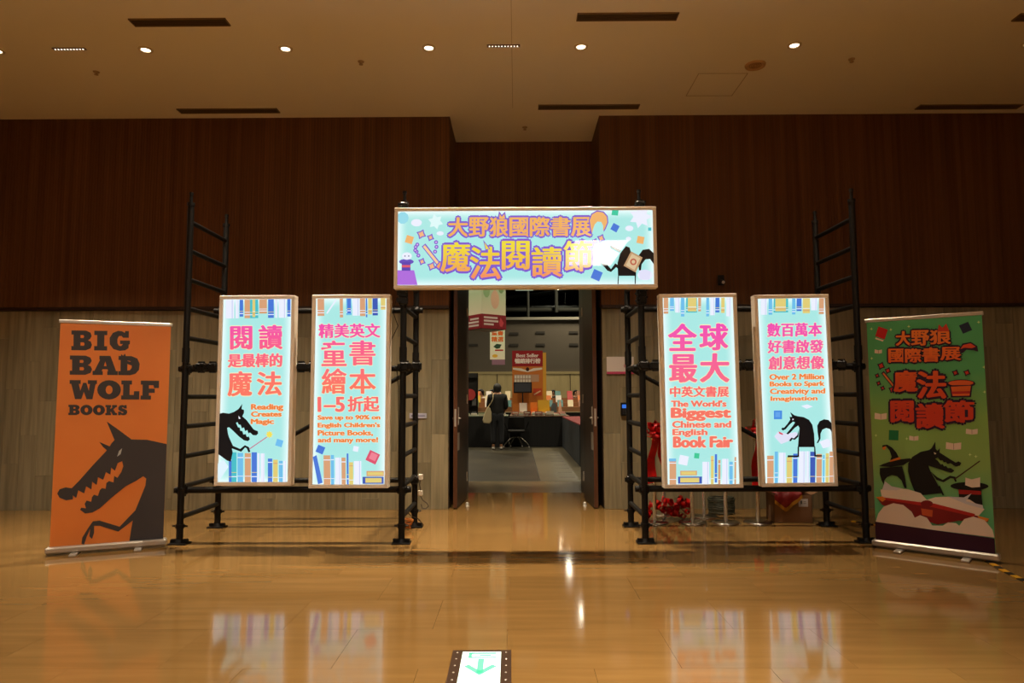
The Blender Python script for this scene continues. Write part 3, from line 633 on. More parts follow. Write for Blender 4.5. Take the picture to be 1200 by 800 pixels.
def slab_letters(b, specs, col, name='lettering'):
    """heavy block capitals drawn from plain polygons: every letter is a list of outlines on a 10 x 10 grid"""
    G = {
     'B': [[(0,0),(7,0),(9.2,1),(9.8,2.7),(9,4.3),(8,4.9),(9.4,5.6),(10,7.2),(9.3,9),(7,10),(0,10),(0,7.9),(1,7.9),(1,2.1),(0,2.1)], 'h', [(4.4,2.3),(5.8,2.3),(6.2,3),(5.8,3.8),(4.4,3.8)], [(4.4,6),(6,6),(6.4,6.9),(6,7.7),(4.4,7.7)]],
     'I': [[(1,0),(9,0),(9,2.2),(7.2,2.2),(7.2,7.8),(9,7.8),(9,10),(1,10),(1,7.8),(2.8,7.8),(2.8,2.2),(1,2.2)]],
     'G': [[(9.4,0),(9.4,3.4),(6.6,3.4),(5.9,2.5),(4.6,2.6),(3.9,4),(3.9,6.2),(4.6,7.5),(5.8,7.6),(6.6,6.6),(5.2,6.6),(5.2,4.8),(10,4.8),(10,6.6),(9.4,6.8),(9.4,8.6),(7.8,9.8),(5,10.1),(2,9.2),(.2,6.8),(.1,3.6),(1.6,1),(4.2,-.1),(6,.1),(7.4,.9),(7.6,0)]],
     'A': [[(2.6,0),(7,0),(9.3,7.9),(10,7.9),(10,10),(5.8,10),(5.8,8),(6.1,8),(5.9,7),(3.9,7),(3.6,8),(4,8),(4,10),(0,10),(0,7.9),(.7,7.9),(2.9,2),(2.6,2)], 'h', [(4.4,5.4),(5.5,5.4),(4.95,2.9)]],
     'D': [[(0,0),(6,0),(8.8,1.2),(10,4),(9.7,7.2),(8,9.3),(5.6,10),(0,10),(0,7.9),(1,7.9),(1,2.1),(0,2.1)], 'h', [(4.2,2.4),(5.5,2.6),(6.3,4),(6.2,6.2),(5.4,7.4),(4.2,7.6)]],
     'W': [[(0,0),(4,0),(4,2),(3.3,2),(3.9,5.6),(4.9,1.4),(6.1,1.4),(7,5.6),(7.4,2),(6.6,2),(6.6,0),(10,0),(10,2),(9.5,2),(8.4,10),(6.2,10),(5.2,6.2),(4.3,10),(2,10),(.6,2),(0,2)]],
     'O': [circle(5,5,5.1,20), 'h', circle(5,5,1.5,12,2.3)],
     'L': [[(0,0),(5.6,0),(5.6,2.1),(4.4,2.1),(4.4,7.6),(6.6,7.6),(6.8,5.6),(9.6,5.6),(9.6,10),(0,10),(0,7.9),(1,7.9),(1,2.1),(0,2.1)]],
     'F': [[(0,0),(9.8,0),(9.8,3.9),(7.2,3.9),(6.8,2.4),(4.4,2.4),(4.4,4.2),(7.6,4.2),(7.6,6.4),(4.4,6.4),(4.4,7.9),(5.6,7.9),(5.6,10),(0,10),(0,7.9),(1,7.9),(1,2.1),(0,2.1)]],
     'K': [[(0,0),(4.8,0),(4.8,2.1),(4.2,2.1),(4.2,4),(6.2,2.1),(5.6,2.1),(5.6,0),(9.8,0),(9.8,2.1),(8.8,2.1),(6.8,4.3),(8.9,7.9),(10,7.9),(10,10),(6.4,10),(4.9,6.7),(4.2,7.3),(4.2,7.9),(4.8,7.9),(4.8,10),(0,10),(0,7.9),(1,7.9),(1,2.1),(0,2.1)]],
     'S': [[(8.6,0),(8.8,3.3),(6.4,3.3),(5.6,2.2),(4.4,2.2),(4.2,3),(6.6,3.9),(9,5.2),(9.4,7.2),(8.2,9.4),(5.6,10.1),(3.6,9.6),(3,9.2),(2.8,10),(.6,10),(.5,6.4),(3,6.4),(4,7.8),(5.4,7.9),(5.6,7.1),(3,6),(.8,4.7),(.6,2.6),(1.8,.6),(4.2,-.1),(5.8,.3),(6.4,.8),(6.6,0)]]}
    for ch, (x0, y0, x1, y1) in specs:
        items = []; c = col
        f = lambda p: [(x0+(x1-x0)*u/10, y0+(y1-y0)*v/10) for u, v in p]
        for q in G[ch]:
            if q == 'h': c = OG; continue
            items.append((f(q), c))
        b.art(name, items)
def word(w, x0, x1, y0, y1, widths):
    tot = sum(widths); x = x0; out = []
    for c, q in zip(w, widths):
        e = x+(x1-x0)*q/tot; out.append((c, (x+.8, y0, e-.8, y1))); x = e
    return out
slab_letters(b, word('BIG', 112, 290, 72, 135, (62, 50, 64)), CH)
slab_letters(b, word('BAD', 108, 322, 152, 213, (66, 76, 66)), CH)
slab_letters(b, word('WOLF', 108, 386, 230, 290, (82, 72, 60, 60)), CH)
slab_letters(b, word('BOOKS', 105, 288, 308, 340, (36, 38, 38, 38, 34)), CH)
b.art('letter_ears', [([(262, 158), (263, 146), (269, 151), (275, 144), (279, 158)], CH), ([(276, 166), (300, 172), (306, 190), (296, 182), (284, 178)], CH)])
b.art('printed_wolf', [([(222, 360), (262, 388), (300, 416), (350, 417), (420, 430), (420, 760), (300, 738), (306, 690), (314, 645), (332, 600), (348, 560), (350, 538), (340, 531), (318, 545), (285, 562), (240, 598), (205, 630), (182, 643), (160, 646), (144, 634), (148, 628), (162, 630), (158, 616), (164, 606), (178, 610), (180, 596), (186, 588), (198, 592), (204, 574), (210, 568), (222, 570), (224, 552), (232, 546), (246, 550), (248, 530), (258, 536), (270, 518), (276, 500), (272, 484), (258, 490), (250, 514), (238, 504), (236, 526), (222, 518), (214, 542), (198, 534), (194, 558), (180, 548), (178, 572), (162, 562), (156, 584), (138, 574), (132, 598), (122, 590), (122, 602), (102, 605), (82, 597), (75, 584), (82, 571), (100, 565), (118, 568), (140, 545), (182, 496), (224, 450), (212, 440), (200, 424), (232, 438), (238, 428), (247, 418)], CH),
    ([(256, 470), (262, 452), (271, 444), (267, 462)], (190, 200, 205)),
    ([(322, 632), (268, 687), (205, 668), (184, 670), (170, 690), (152, 720), (150, 738), (158, 742), (166, 716), (176, 694), (174, 716), (182, 724), (188, 706), (188, 684), (206, 684), (264, 702), (310, 668)], CH)])

t = rollup(3.655, 6.155, radians(-40.8), .905, 2.10, 'green roll-up banner with a wolf in a wizard scene, at the far right')
gb = gradient('green_print', [(96, 176, 120), (140, 176, 96), (134, 178, 92), (84, 170, 110), (80, 170, 112)], .4, 2.0, 0, .5)
bx(-.4525, .4525, -.004, -.002, .075, 2.085).build('banner_sheet', gb, t)
b = Board(t, -.004, -.4525, .4525, .075, 2.085, (45, 55), (366, 40), (390, 706), (67, 670))
RI = (200, 60, 40); DKP = (46, 20, 52)
g4 = gradient('amber_print', [(206, 60, 36), (226, 96, 40), (232, 130, 50)], 1.25, 2.0, 0, .5)
it = []
def openbook(cx, cy, s): return [([(cx-s, cy-s*.5), (cx, cy-s*.3), (cx+s, cy-s*.45), (cx+s*.95, cy+s*.5), (cx, cy+s*.6), (cx-s*1.05, cy+s*.45)], (226, 206, 190)), (stroke((cx, cy-s*.3), (cx, cy+s*.55), 1.2), (150, 110, 100))]
it += [(square(90, 87, 15, .35), (186, 28, 30)), ([(72, 100), (96, 108), (94, 112), (71, 104)], (226, 206, 190)), (square(324, 77, 13, -.4), (30, 44, 70)), (square(122, 380, 14, .05), (24, 120, 70))]
it += openbook(80, 140, 11)+openbook(85, 325, 18)+openbook(180, 388, 13)+openbook(288, 410, 20)+openbook(336, 370, 15)
for x, y in ((60, 75), (118, 78), (170, 70), (358, 62), (60, 160), (370, 190), (370, 260), (70, 380), (330, 435), (345, 440), (160, 390), (260, 165)): it.append((star(x, y, 5, 4, 0, .3), (210, 230, 160)))
for x, y, q in ((88, 182, 11), (108, 196, 9), (76, 210, 7), (80, 232, 7), (92, 246, 7), (120, 250, 10), (296, 205, 9), (326, 205, 9)): it.append((star(x, y, q+2, 4, .4, .6), DKP)); it.append((star(x, y, q-3, 4, .4, .6), RI))
it += [(stroke((92, 200), (132, 250), 10), DKP), (stroke((94, 203), (132, 250), 5), (214, 120, 60))]
b.art('printed_stars', it, split=True)
for s_, bb in (('大', (134, 84, 175, 124)), ('野', (178, 82, 226, 125)), ('狼', (230, 82, 284, 122)), ('國', (112, 134, 156, 172)), ('際', (160, 134, 204, 173)), ('書', (208, 132, 254, 172)), ('展', (258, 132, 310, 168))):
    b.text('lettering', s_, bb, RI, .006, grad=g4, outline=(DKP, .012))
for s_, bb in (('魔', (128, 198, 190, 256)), ('法', (194, 200, 268, 276)), ('閱', (118, 284, 178, 342)), ('讀', (190, 292, 262, 360)), ('節', (266, 284, 340, 344))):
    b.text('lettering', s_, bb, RI, .011, grad=g4, outline=(DKP, .016))
b.art('printed_ears', [([(250, 86), (254, 66), (264, 76), (274, 64), (282, 86)], RI), ([(306, 140), (316, 122), (338, 118), (354, 130), (356, 146), (344, 142), (326, 140), (316, 150)], DKP), ([(310, 138), (318, 126), (337, 122), (350, 132), (340, 136), (322, 134)], (214, 80, 44))], split=True)
b.art('printed_hat', [(circle(310, 236, 38, 16, 12), DKP), (circle(310, 234, 33, 16, 8), (222, 100, 50)), ([(280, 240), (340, 240), (336, 274), (284, 274)], DKP), ([(284, 244), (336, 242), (332, 270), (288, 270)], (222, 104, 46)), ([(285, 258), (334, 257), (333, 264), (287, 265)], (180, 40, 40))])
s5 = lambda pts: [((x/5+1015-1000)*2.355, (y/5+500-350)*2.355) for x, y in pts]
BN = (14, 12, 12); CR = (226, 208, 190); MR = (120, 22, 24)
b.art('printed_wolf', [
    (s5([(92, 240), (118, 228), (160, 214), (172, 184), (160, 148), (140, 124), (114, 130), (116, 116), (146, 112), (178, 132), (202, 160), (216, 188), (228, 200), (286, 194), (292, 206), (244, 234), (166, 246)]), BN), (s5([(162, 206), (222, 186), (228, 200), (160, 216)]), (214, 120, 40)), (s5([(114, 128), (138, 122), (132, 144), (118, 142)]), (214, 120, 40)),
    (s5([(98, 252), (236, 242), (252, 300), (262, 372), (248, 370), (232, 326), (204, 300), (172, 294), (142, 306), (124, 328), (122, 352), (108, 326), (96, 286)]), BN),
    (s5([(352, 412), (312, 398), (286, 330), (272, 272), (274, 222), (298, 186), (348, 156), (398, 145), (412, 134), (434, 96), (436, 138), (446, 150), (461, 134), (457, 160), (482, 176), (520, 202), (548, 220), (564, 212), (578, 222), (571, 238), (550, 243), (535, 236), (520, 224), (502, 228), (494, 216), (481, 218), (474, 206), (460, 207), (448, 188), (432, 198), (446, 208), (464, 232), (474, 228), (482, 242), (494, 240), (503, 252), (520, 252), (540, 268), (524, 280), (498, 273), (430, 250), (392, 236), (404, 272), (436, 332), (466, 400)]), BN),
    (s5([(424, 158), (440, 166), (430, 172)]), (220, 210, 190)), (s5([(404, 272), (442, 306), (474, 322), (514, 297), (544, 304), (552, 330), (544, 334), (534, 314), (518, 312), (478, 336), (438, 322)]), BN), (s5([(448, 360), (456, 356), (480, 412), (472, 414)]), BN),
    (s5(stroke((540, 318), (680, 210), 7)), (70, 36, 26))])
b.art('printed_tophat', [(s5(circle(620, 358, 104, 20, 24)), BN), (s5([(560, 364), (684, 372), (690, 470), (566, 470)]), BN), (s5([(560, 378), (682, 386), (684, 408), (562, 404)]), (150, 26, 26))]+[(s5([(600, 308), (634, 318), (680, 306), (678, 362), (634, 366), (598, 352)]), CR)])
b.art('printed_open_book', [
    (s5([(100, 380), (180, 372), (270, 378), (344, 400), (380, 440), (430, 424), (520, 420), (620, 436), (700, 492), (660, 540), (400, 470), (110, 430)]), CR), (s5([(130, 330), (170, 360), (240, 374), (200, 384), (110, 382)]), (200, 196, 200)), (s5([(500, 420), (590, 424), (632, 400), (600, 446), (690, 468), (694, 490), (600, 462)]), (200, 196, 200)),
    (s5([(74, 424), (120, 428), (330, 462), (380, 446), (430, 470), (660, 530), (724, 546), (716, 566), (560, 560), (440, 584), (300, 540), (110, 470)]), MR), (s5([(110, 424), (330, 452), (420, 460), (650, 520), (640, 536), (420, 484), (340, 472), (110, 438)]), (176, 34, 30)), (s5([(70, 424), (116, 420), (134, 436), (112, 452)]), (220, 130, 40)), (s5([(662, 530), (724, 546), (712, 562), (670, 552)]), (220, 130, 40)), (s5([(346, 490), (414, 500), (410, 540), (352, 528)]), (190, 80, 40)), (s5(circle(380, 462, 36, 14, 20)), (120, 20, 24))])
b.art('printed_clouds', [(s5([(66, 575), (86, 520), (120, 480), (180, 460), (240, 470), (290, 510), (308, 545), (340, 530), (380, 545), (410, 590), (470, 590), (500, 570), (545, 575), (562, 590), (590, 550), (640, 535), (700, 555), (740, 610), (752, 655), (66, 575)][:-1]), (222, 202, 182)), ([(55, 620), (395, 665), (395, 720), (55, 690)], (52, 16, 38))])

# ------------------------------------------------------------------ stanchions, bows, carton, coil
def stanchion(x, y, label):
    t = thing('stanchion', label, 'stanchion', (x, y, 0), 0)
    MB().lathe([(0, .03), (.03, .028), (.05, .022), (.14, .016), (.155, .006), (.155, 0)], n=28).build('base', mat('base_chrome', (190, 186, 178), .2, 1), t)
    MB().tube((0, 0, .02), (0, 0, .92), .021, 14).build('pole', M_CHROME, t)
    MB().lathe([(.019, .90), (.032, .905), (.034, .94), (.028, .965), (.012, .975), (0, .976)], n=16).build('cap', M_CHROME, t)
for x, y, l in ((1.515, 7.68, 'below the left edge of the third light box, a red bow on it'), (1.73, 8.22, 'second from the left, standing farther back near the wall'), (1.93, 7.68, 'below the middle of the third light box'), (2.16, 8.05, 'fourth from the left, farther back beside the wire coil'), (2.30, 7.68, 'between the third and fourth light box'), (2.66, 7.70, 'beside the carton, a red bow on it')):
    stanchion(x, y, 'chrome stanchion '+l)
def bow(x, y, z, label, seed, tails=((-.03, .55), (.05, .42))):
    rnd = random.Random(seed); t = thing('ribbon_bow', label, 'bow', (x, y, z))
    m = MB()
    for k in range(22):     # overlapping satin loops
        a = rnd.uniform(0, 2*pi); e = rnd.uniform(-.7, 1.2); d = Vector((cos(a)*cos(e), sin(a)*cos(e)*.8, sin(e))); L = rnd.uniform(.11, .16)
        side = d.cross(Vector((.3, .2, 1))).normalized(); up = side.cross(d); w = .034
        pts = [Vector((0, 0, 0)), d*L*.6+up*.03, d*L, d*L*.6-up*.03, Vector((0, 0, 0))]
        vs = []; 
        for p in pts: vs += [p-side*w, p+side*w]
        m.add(vs, [(2*i, 2*i+1, 2*i+3, 2*i+2) for i in range(4)], 0, True)
    m.tube((-.02, 0, 0), (.02, 0, 0), .03)
    m.build('loops', M_RED, t)
    for dx, L in tails:
        q = MB(); n = 10; vs = []
        for i in range(n+1):
            f_ = i/n; cx = dx*(.6+1.6*f_)+.012*sin(f_*9); yy = -.03-.02*sin(f_*7); w = .03+.025*f_
            vs += [(cx-w, yy, -L*f_), (cx+w, yy-.015*cos(f_*5), -L*f_+(.03 if i == n else 0))]
        nv = len(vs); vs += [(x_, y_+.003, z_) for x_, y_, z_ in vs]
        fs = [(2*i, 2*i+1, 2*i+3, 2*i+2) for i in range(n)]; q.add(vs, fs+[tuple(nv+j for j in reversed(f)) for f in fs], 0, True)
        q.build('tail', M_RED, t)
bow(1.53, 7.63, .98, 'red satin ribbon bow on the stanchion left of the third light box', 1)
bow(2.68, 7.64, .99, 'red satin ribbon bow on the stanchion between the two right light boxes', 2, ((-.03, .62), (.05, .58)))
# ribbon heap on the floor
rnd = random.Random(5); m = MB()
for k in range(60):
    a = rnd.uniform(0, 2*pi); e = rnd.uniform(0, 1.3); L = rnd.uniform(.06, .12); d = Vector((cos(a)*cos(e), sin(a)*cos(e), sin(e)))
    f_ = rnd.random(); c = Vector((rnd.uniform(-.26, .24), rnd.uniform(-.07, .07), .02+.10*rnd.random()+.06*(c_ := 1 if f_ > .5 else 0)))
    if k % 5 == 0: c = Vector((.16+rnd.uniform(-.06, .06), 0, .16))
    side = d.cross(Vector((.3, .2, 1))).normalized(); up = side.cross(d); pts = [c, c+d*L*.6+up*.03, c+d*L, c+d*L*.6-up*.03, c]; vs = []
    for p in pts:
        p.z = max(p.z, .01); vs += [p-side*.022, p+side*.022]
    for v in vs: v.z = max(v.z, .004)
    m.add(vs, [(2*i, 2*i+1, 2*i+3, 2*i+2) for i in range(4)], 0, True)
o = m.build('ribbon_heap', M_RED, label='heap of red satin ribbon lying on the floor behind the stanchions', cat='ribbon'); o.location = (1.72, 7.88, 0)
# wire coil
m = MB(); rnd = random.Random(9)
for k in range(9):
    z = .018+.022*k; rr = .15+rnd.uniform(-.012, .012); pts = [(rr*cos(a*2*pi/20), rr*.62*sin(a*2*pi/20), z+rnd.uniform(-.003, .003)) for a in range(21)]
    m.path(pts, .010, 6)
o = m.build('cable_coil', mat('coil_green', (58, 60, 44), .6), label='dark grey green coil of cable on the floor by the wall behind the stanchions', cat='cable'); o.location = (2.42, 8.25, 0)
# carton with a draped red and gold cloth
t = thing('carton', 'open brown cardboard carton on the floor beside the rightmost stanchion', 'box', (3.05, 7.82, 0), radians(-4))
M_CARD = textured('cardboard', (128, 92, 62), (140, 102, 70), (1, 1, 1), .8, 5, 3)
w, d, h = .205, .15, .30
m = MB().box(-w, w, -d, -d+.006, 0, h).box(-w, w, d-.006, d, 0, h).box(-w, -w+.006, -d, d, 0, h).box(w-.006, w, -d, d, 0, h).box(-w, w, -d, d, 0, .006)
m.build('body', M_CARD, t)
for a, ang in ((1, .5), (-1, .6)):
    o = bx(0, .09, -d, d, 0, .005).build('flap', M_CARD, t); o.location = (a*w, 0, h); o.rotation_euler = (0, -ang if a > 0 else pi+ang, 0)
bx(.06, .16, -d-.002, -d-.0005, .175, .26).build('label', mat('paper_white', (200, 195, 195), .6), t)
b = Board(t, -d-.002, .06, .16, .175, .26, (0, 0), (10, 0), (10, 9), (0, 9)); b.art('label_mark', [(rect(2, 2, 4, 6), (90, 90, 90)), (rect(5, 3, 8, 3.6), (90, 90, 90)), (rect(5, 5, 8, 5.6), (90, 90, 90))])
t = thing('ceremony_cloth', 'red cloth with gold fringe hanging over the front of the cardboard carton', 'cloth', (3.05, 7.82, 0), radians(-4))
vs = []; n = 14
def clothpt(u, v):   # u along the box front, v from the top fold down
    x = -.20+.30*u; drop = .05+.12*(1-abs(2*u-.75)); z = .325-v*drop; return (x, -.160-.012*sin(u*17)*v-.006, z)
for i in range(n+1):
    for v in (0, .5, 1): vs.append(clothpt(i/n, v))
    vs.append((-.20+.30*i/n, .10, .315+.02*sin(i)))
fs = []
for i in range(n):
    a = i*4; b_ = a+4
    fs += [(a, a+1, b_+1, b_), (a+1, a+2, b_+2, b_+1), (a+3, a, b_, b_+3)]
MB().add(vs, fs, 0, True).build('cloth', mat('crimson_cloth', (130, 10, 16), .6), t)
vs = []
for i in range(n*2+1):
    u = i/(n*2); x, y, z = clothpt(u, 1); vs += [(x, y-.004, z+.006), (x+.003*sin(i*3), y-.004, z-.035)]
MB().add(vs, [(2*i, 2*i+1, 2*i+3, 2*i+2) for i in range(n*2)], 0).build('fringe', mat('gold_fringe', (196, 140, 40), .5), t)

# black and yellow tape cable cover on the floor at the right
pts = [Vector(p) for p in ((3.72, 7.75), (3.86, 7.5), (4.02, 7.0), (4.08, 6.5), (4.0, 6.05), (3.87, 5.6), (3.78, 5.15), (3.7, 4.7))]
t = thing('hazard_tape', 'yellow and black striped tape strip on the floor beside the green banner', 'tape', (0, 0, 0))
def on(f_):
    k = min(int(f_*(len(pts)-1)), len(pts)-2); q = f_*(len(pts)-1)-k; return pts[k].lerp(pts[k+1], q)
N = 34; mk = MB(); my = MB()
for i in range(N):
    a, b_ = on(i/N), on((i+1)/N); d = (b_-a).normalized(); s_ = Vector((-d.y, d.x))*.022
    vs = [(a.x-s_.x, a.y-s_.y, .001), (a.x+s_.x, a.y+s_.y, .001), (b_.x+s_.x, b_.y+s_.y, .001), (b_.x-s_.x, b_.y-s_.y, .001)]
    vs += [((v[0]+(a.x+b_.x)/2*0), v[1], .007) for v in vs]
    (mk if i % 2 else my).add(vs, [(4, 5, 6, 7), (0, 1, 5, 4), (1, 2, 6, 5), (2, 3, 7, 6), (3, 0, 4, 7)])
mk.build('black_stripes', mat('tape_black', (16, 14, 12), .5), t, kind='stuff'); my.build('yellow_stripes', mat('tape_yellow', (216, 160, 30), .5), t, kind='stuff')

# cables of the left scaffold
t = thing('power_cable', 'thin black cable looping down the inner pole of the left scaffold', 'cable', (-1.11, 6.62, 0))
m = MB()
m.path([(-.05, -.06, 2.36), (-.09, -.05, 2.22), (-.04, -.05, 2.08), (-.10, -.05, 1.95), (-.15, -.04, 1.80), (-.12, -.04, 1.70), (-.05, -.04, 1.66), (-.04, .02, 1.5), (-.035, .03, 1.0), (-.035, .03, .6), (-.03, .1, .35), (.03, .4, .2), (.06, .75, .1), (.10, .85, .02)], .0045, 6)
m.build('cord', M_BLACK, t)
t = thing('power_strip', 'white plugs and cord hanging on the rear pole of the left scaffold', 'plug', (-1.11, 7.48, 0))
MB().box(.035, .09, -.03, .03, .50, .56, bev=.008).box(.035, .085, -.025, .025, .33, .39, bev=.008).build('plug', mat('plug_white', (215, 205, 190), .5), t)
MB().path([(.06, 0, .50), (.055, -.02, .45), (.065, 0, .39)], .006, 6).path([(.06, 0, .33), (.09, 0, .28), (.13, .01, .25), (.15, 0, .22), (.12, 0, .19), (.08, 0, .2), (.07, 0, .24)], .006, 6).build('cord', mat('cord_grey', (70, 60, 52), .6), t)
t = thing('cord_bundle', 'orange cord bundle on the floor behind the inner pole of the left scaffold', 'cable', (-1.19, 7.36, 0))
rnd = random.Random(3); m = MB()
for k in range(4): m.path([(.055*cos(a*.63+k)+.01*k, .03*sin(a*.63+k), .012+.028*k+.01*sin(a)) for a in range(11)], .008, 6)
m.build('cord', mat('cord_orange', (200, 120, 40), .5), t)

# floor exit light
t = thing('floor_exit_light', 'lit green and white arrow exit sign set in the floor, at the bottom edge', 'exit sign', (-.195, 3.60, 0), radians(.5))
m = MB()
for a in ((-.16, -.105, -.30, .285), (.105, .16, -.30, .285), (-.105, .105, .262, .285), (-.105, .105, -.30, -.275)): m.box(*a, .0005, .006)
m.build('frame', mat('bronze_frame', (66, 44, 28), .45, .3), t)
for x in (-.133, .133):
    for y in (.25, .16, .07, -.02, -.11, -.2): MB().lathe([(0, .0085), (.004, .0082), (.006, .006)], c=(x, y, 0), n=8).build('screw', M_STEEL, t)
bx(-.105, .105, -.275, .262, .001, .005).build('lit_panel', mat('exit_glow', (225, 248, 238), .15, emit=1.05), t)
GE = mat('exit_green', (96, 222, 160), .2, emit=.8)
m = MB()
zt = .0054
m.box(-.016, .016, -.03, .165, .005, zt)
for s_ in (-1, 1): m.add([(0, -.055, zt), (s_*.085, .06, zt), (s_*.062, .085, zt), (0, .0, zt)], [(0, 1, 2, 3)])
m.build('arrow', GE, t)
m = MB()
for a in ((-.07, .08, .230, .252), (-.07, .08, .172, .190), (-.07, -.052, .172, .25), (-.01, .05, .203, .220)): m.box(*a, .005, zt)
m.build('pictogram', GE, t)

# ------------------------------------------------------------------ the book hall beyond the doors
M_HALLFLOOR = textured('hall_concrete', (40, 37, 29), (64, 59, 46), (1, 1, 1), .35, .9, 6, world=True, c3=(50, 46, 36), lo=.38, hi=.62)
hf = bx(-12, 14, 11.4, 60, -.1, 0).build('floor_hall', M_HALLFLOOR, kind='structure')
m = MB().box(.37, .385, 11.4, 18.6, 0, .002)
m.build('floor_joint_line', mat('hall_joint', (40, 37, 32), .6), hf)
bx(.39, 1.35, 11.45, 18.6, 0, .0015).build('floor_strip', textured('hall_strip', (92, 86, 70), (106, 98, 80), (1, 1, 1), .3, 2, 4, world=True), hf)
for k in range(9):
    y = 11.9+k*.72; bx(.72+.02*(k % 2), 1.0, y, y+.05, .0015, .003).build('floor_mark', mat('hall_mark', (58, 54, 46), .6), hf)
M_HW = mat('hall_wall', (92, 84, 72), .8); M_DK = mat('hall_dark', (34, 34, 28), .9)
bx(-12, -9.0, 10.3, 11.4, 0, 9.6).build('wall_hall_front_left', M_HW, kind='structure')
bx(9.0, 14, 10.3, 11.4, 0, 9.6).build('wall_hall_front_right', M_HW, kind='structure')
m = MB().box(-9, 9, 10.41, 11.4, 5.2, 9.6).box(-9, -.86, 10.4, 11.4, 0, 5.2).box(1.08, 9, 10.4, 11.4, 0, 5.2).box(-.86, 1.08, 10.4, 11.4, 3.26, 5.2)
m.build('wall_hall_front', M_HW, kind='structure')
bx(-12.2, -12, 11.4, 60, 0, 9.6).build('wall_hall_left', M_HW, kind='structure')
bx(14, 14.2, 11.4, 60, 0, 9.6).build('wall_hall_right', M_HW, kind='structure')
bx(-12, 14, 60, 60.2, 0, 9.6).build('wall_hall_far', M_DK, kind='structure')
bx(-12, 14, 10.4, 60, 9.6, 9.8).build('ceiling_hall', M_DK, kind='structure')
hb = bx(-12, 14, 36, 36.3, 2.6, 5.42).build('wall_hall_back', M_HW, kind='structure')
bx(-12, 14, 36, 36.3, 0, 2.6).build('wall_core', M_HW, hb)
bx(-12, 14, 35.9, 36.3, 5.42, 5.56).build('top_rail', mat('rail_pale', (150, 146, 132), .6), hb)
m = MB().box(-12, 14, 35.93, 36, 2.55, 2.68)
m.build('dado_rail', mat('dado', (168, 152, 108), .7), hb)
for k in range(-3, 6): 
    o = bx(-.62, .62, 35.95, 36, 0, 2.55, bev=.01).build('wainscot_panel', textured('wainscot', (176, 158, 112), (190, 172, 124), (3, 3, .4), .7, 2, 3, world=True), hb); o.location = (k*1.28-.4, 0, 0)
for x, z in ((-2.3, 4.1), (-.15, 4.1), (-.15, 4.7), (1.25, 4.75), (1.25, 4.1), (3.0, 4.1), (3.0, 4.75)):
    bx(-.24, .24, 35.97, 36, -.06, .06).build('vent', mat('vent_black', (50, 46, 40), .8), hb).location = (x, 0, z)
# pipes and duct in the dark ceiling void
for i, (a, b_, r) in enumerate((((-11.8, 40, 6.0), (13.8, 44, 9.3), .12), ((-11.95, 38, 6.2), (13.95, 38, 6.2), .14), ((2.2, 37.5, 6.0), (2.2, 37.5, 9.6), .10), ((.6, 36.1, 5.5), (.6, 36.1, 9.6), .08), ((-11.95, 50, 7.9), (13.95, 50, 7.8), .2))):
    pm = MB().tube(a, b_, r, 10)
    for q_ in (.3, .6): c_ = Vector(a).lerp(Vector(b_), q_); pm.tube(c_, (c_.x, c_.y, 9.59), .01, 6)
    pm.build('duct_pipe', mat('pipe_grey', (40, 42, 35), .8), label=['sloping grey pipe in the dark hall ceiling, the longer one', 'level grey pipe crossing the dark hall ceiling, the lower one', 'upright grey pipe in the dark hall ceiling', 'thin upright pipe above the hall partition', 'thick level duct high in the dark hall ceiling'][i], cat='pipe')
for k, (x, y) in enumerate(((3.18, 34.5), (3.2, 43.5), (3.0, 49.8), (-4, 20), (4.5, 20), (-4, 28), (-3.2, 12.6), (2.6, 12.6))):  # lamps after the mirrored ones are added unseen to light hall and signs
    t = thing('hall_lamp', ['nearest', 'second', 'farthest'][k]+' of the bright lamps under the hall ceiling, mirrored in the lobby floor' if k < 3 else 'hall fill lamp added out of sight above the doorway, '+['over the left tables', 'over the right tables', 'far left', 'just inside the wall, left', 'just inside the wall, right'][k-3], 'ceiling lamp', (x, y, 9.3), 0, 'lamps under the hall ceiling' if k > 2 else None)
    bx(-.22, .22, -.7, .7, .0, .08).build('housing', M_STEEL, t)
    bx(-.11, .11, -.65, .65, -.02, 0).build('lamp', mat('hall_lamp_glow', (255, 246, 220), .5, emit=40), t)
    MB().tube((0, 0, .08), (0, 0, .3), .012).build('hanger', M_STEEL, t)
    if k in (0, 3, 4, 5, 6, 7): area('lamp_light', t, (0, 0, -.04), .3, (420 if k < 6 else 260), (1, .86, .60), 140, 1.2)
# lantern sign, vertical banner, exit sign
t = thing('hanging_sign', 'square pastel hanging sign box with dark red band inside the hall', 'sign', (-.72, 14, 2.80), 0)
t.rotation_euler = (0, 0, radians(38))
o = bx(0, .62, 0, .62, .30, 1.4).build('box', gradient('pastel_print', [(250, 242, 214), (206, 228, 190), (236, 244, 232)], .3, 1.2, 0, .6), t)
o = bx(-.005, .625, -.005, .625, 0, .30).build('band', mat('band_red', (150, 40, 50), .6), t)
o = bx(.02, .6, .02, .6, -.01, .0).build('bottom', mat('sign_grey', (150, 145, 140), .6), t)
MB().tube((.31, .31, 1.4), (.31, .31, 6.9), .006).build('cord', M_BLACK, t)
b = Board(t, -.0055, 0, .62, 0, .30, (0, 0), (62, 0), (62, 30), (0, 30))
b.art('lettering', [(rect(5, 5, 40, 9), (235, 220, 215)), (rect(5, 12, 42, 16), (235, 220, 215)), (rect(5, 19, 30, 23), (235, 220, 215)), ([(48, 5), (56, 16), (52, 25), (46, 24), (44, 16)], (226, 90, 100))])
b = Board(t, -.0005, 0, .62, .3, 1.4, (0, 0), (62, 0), (62, 110), (0, 110))
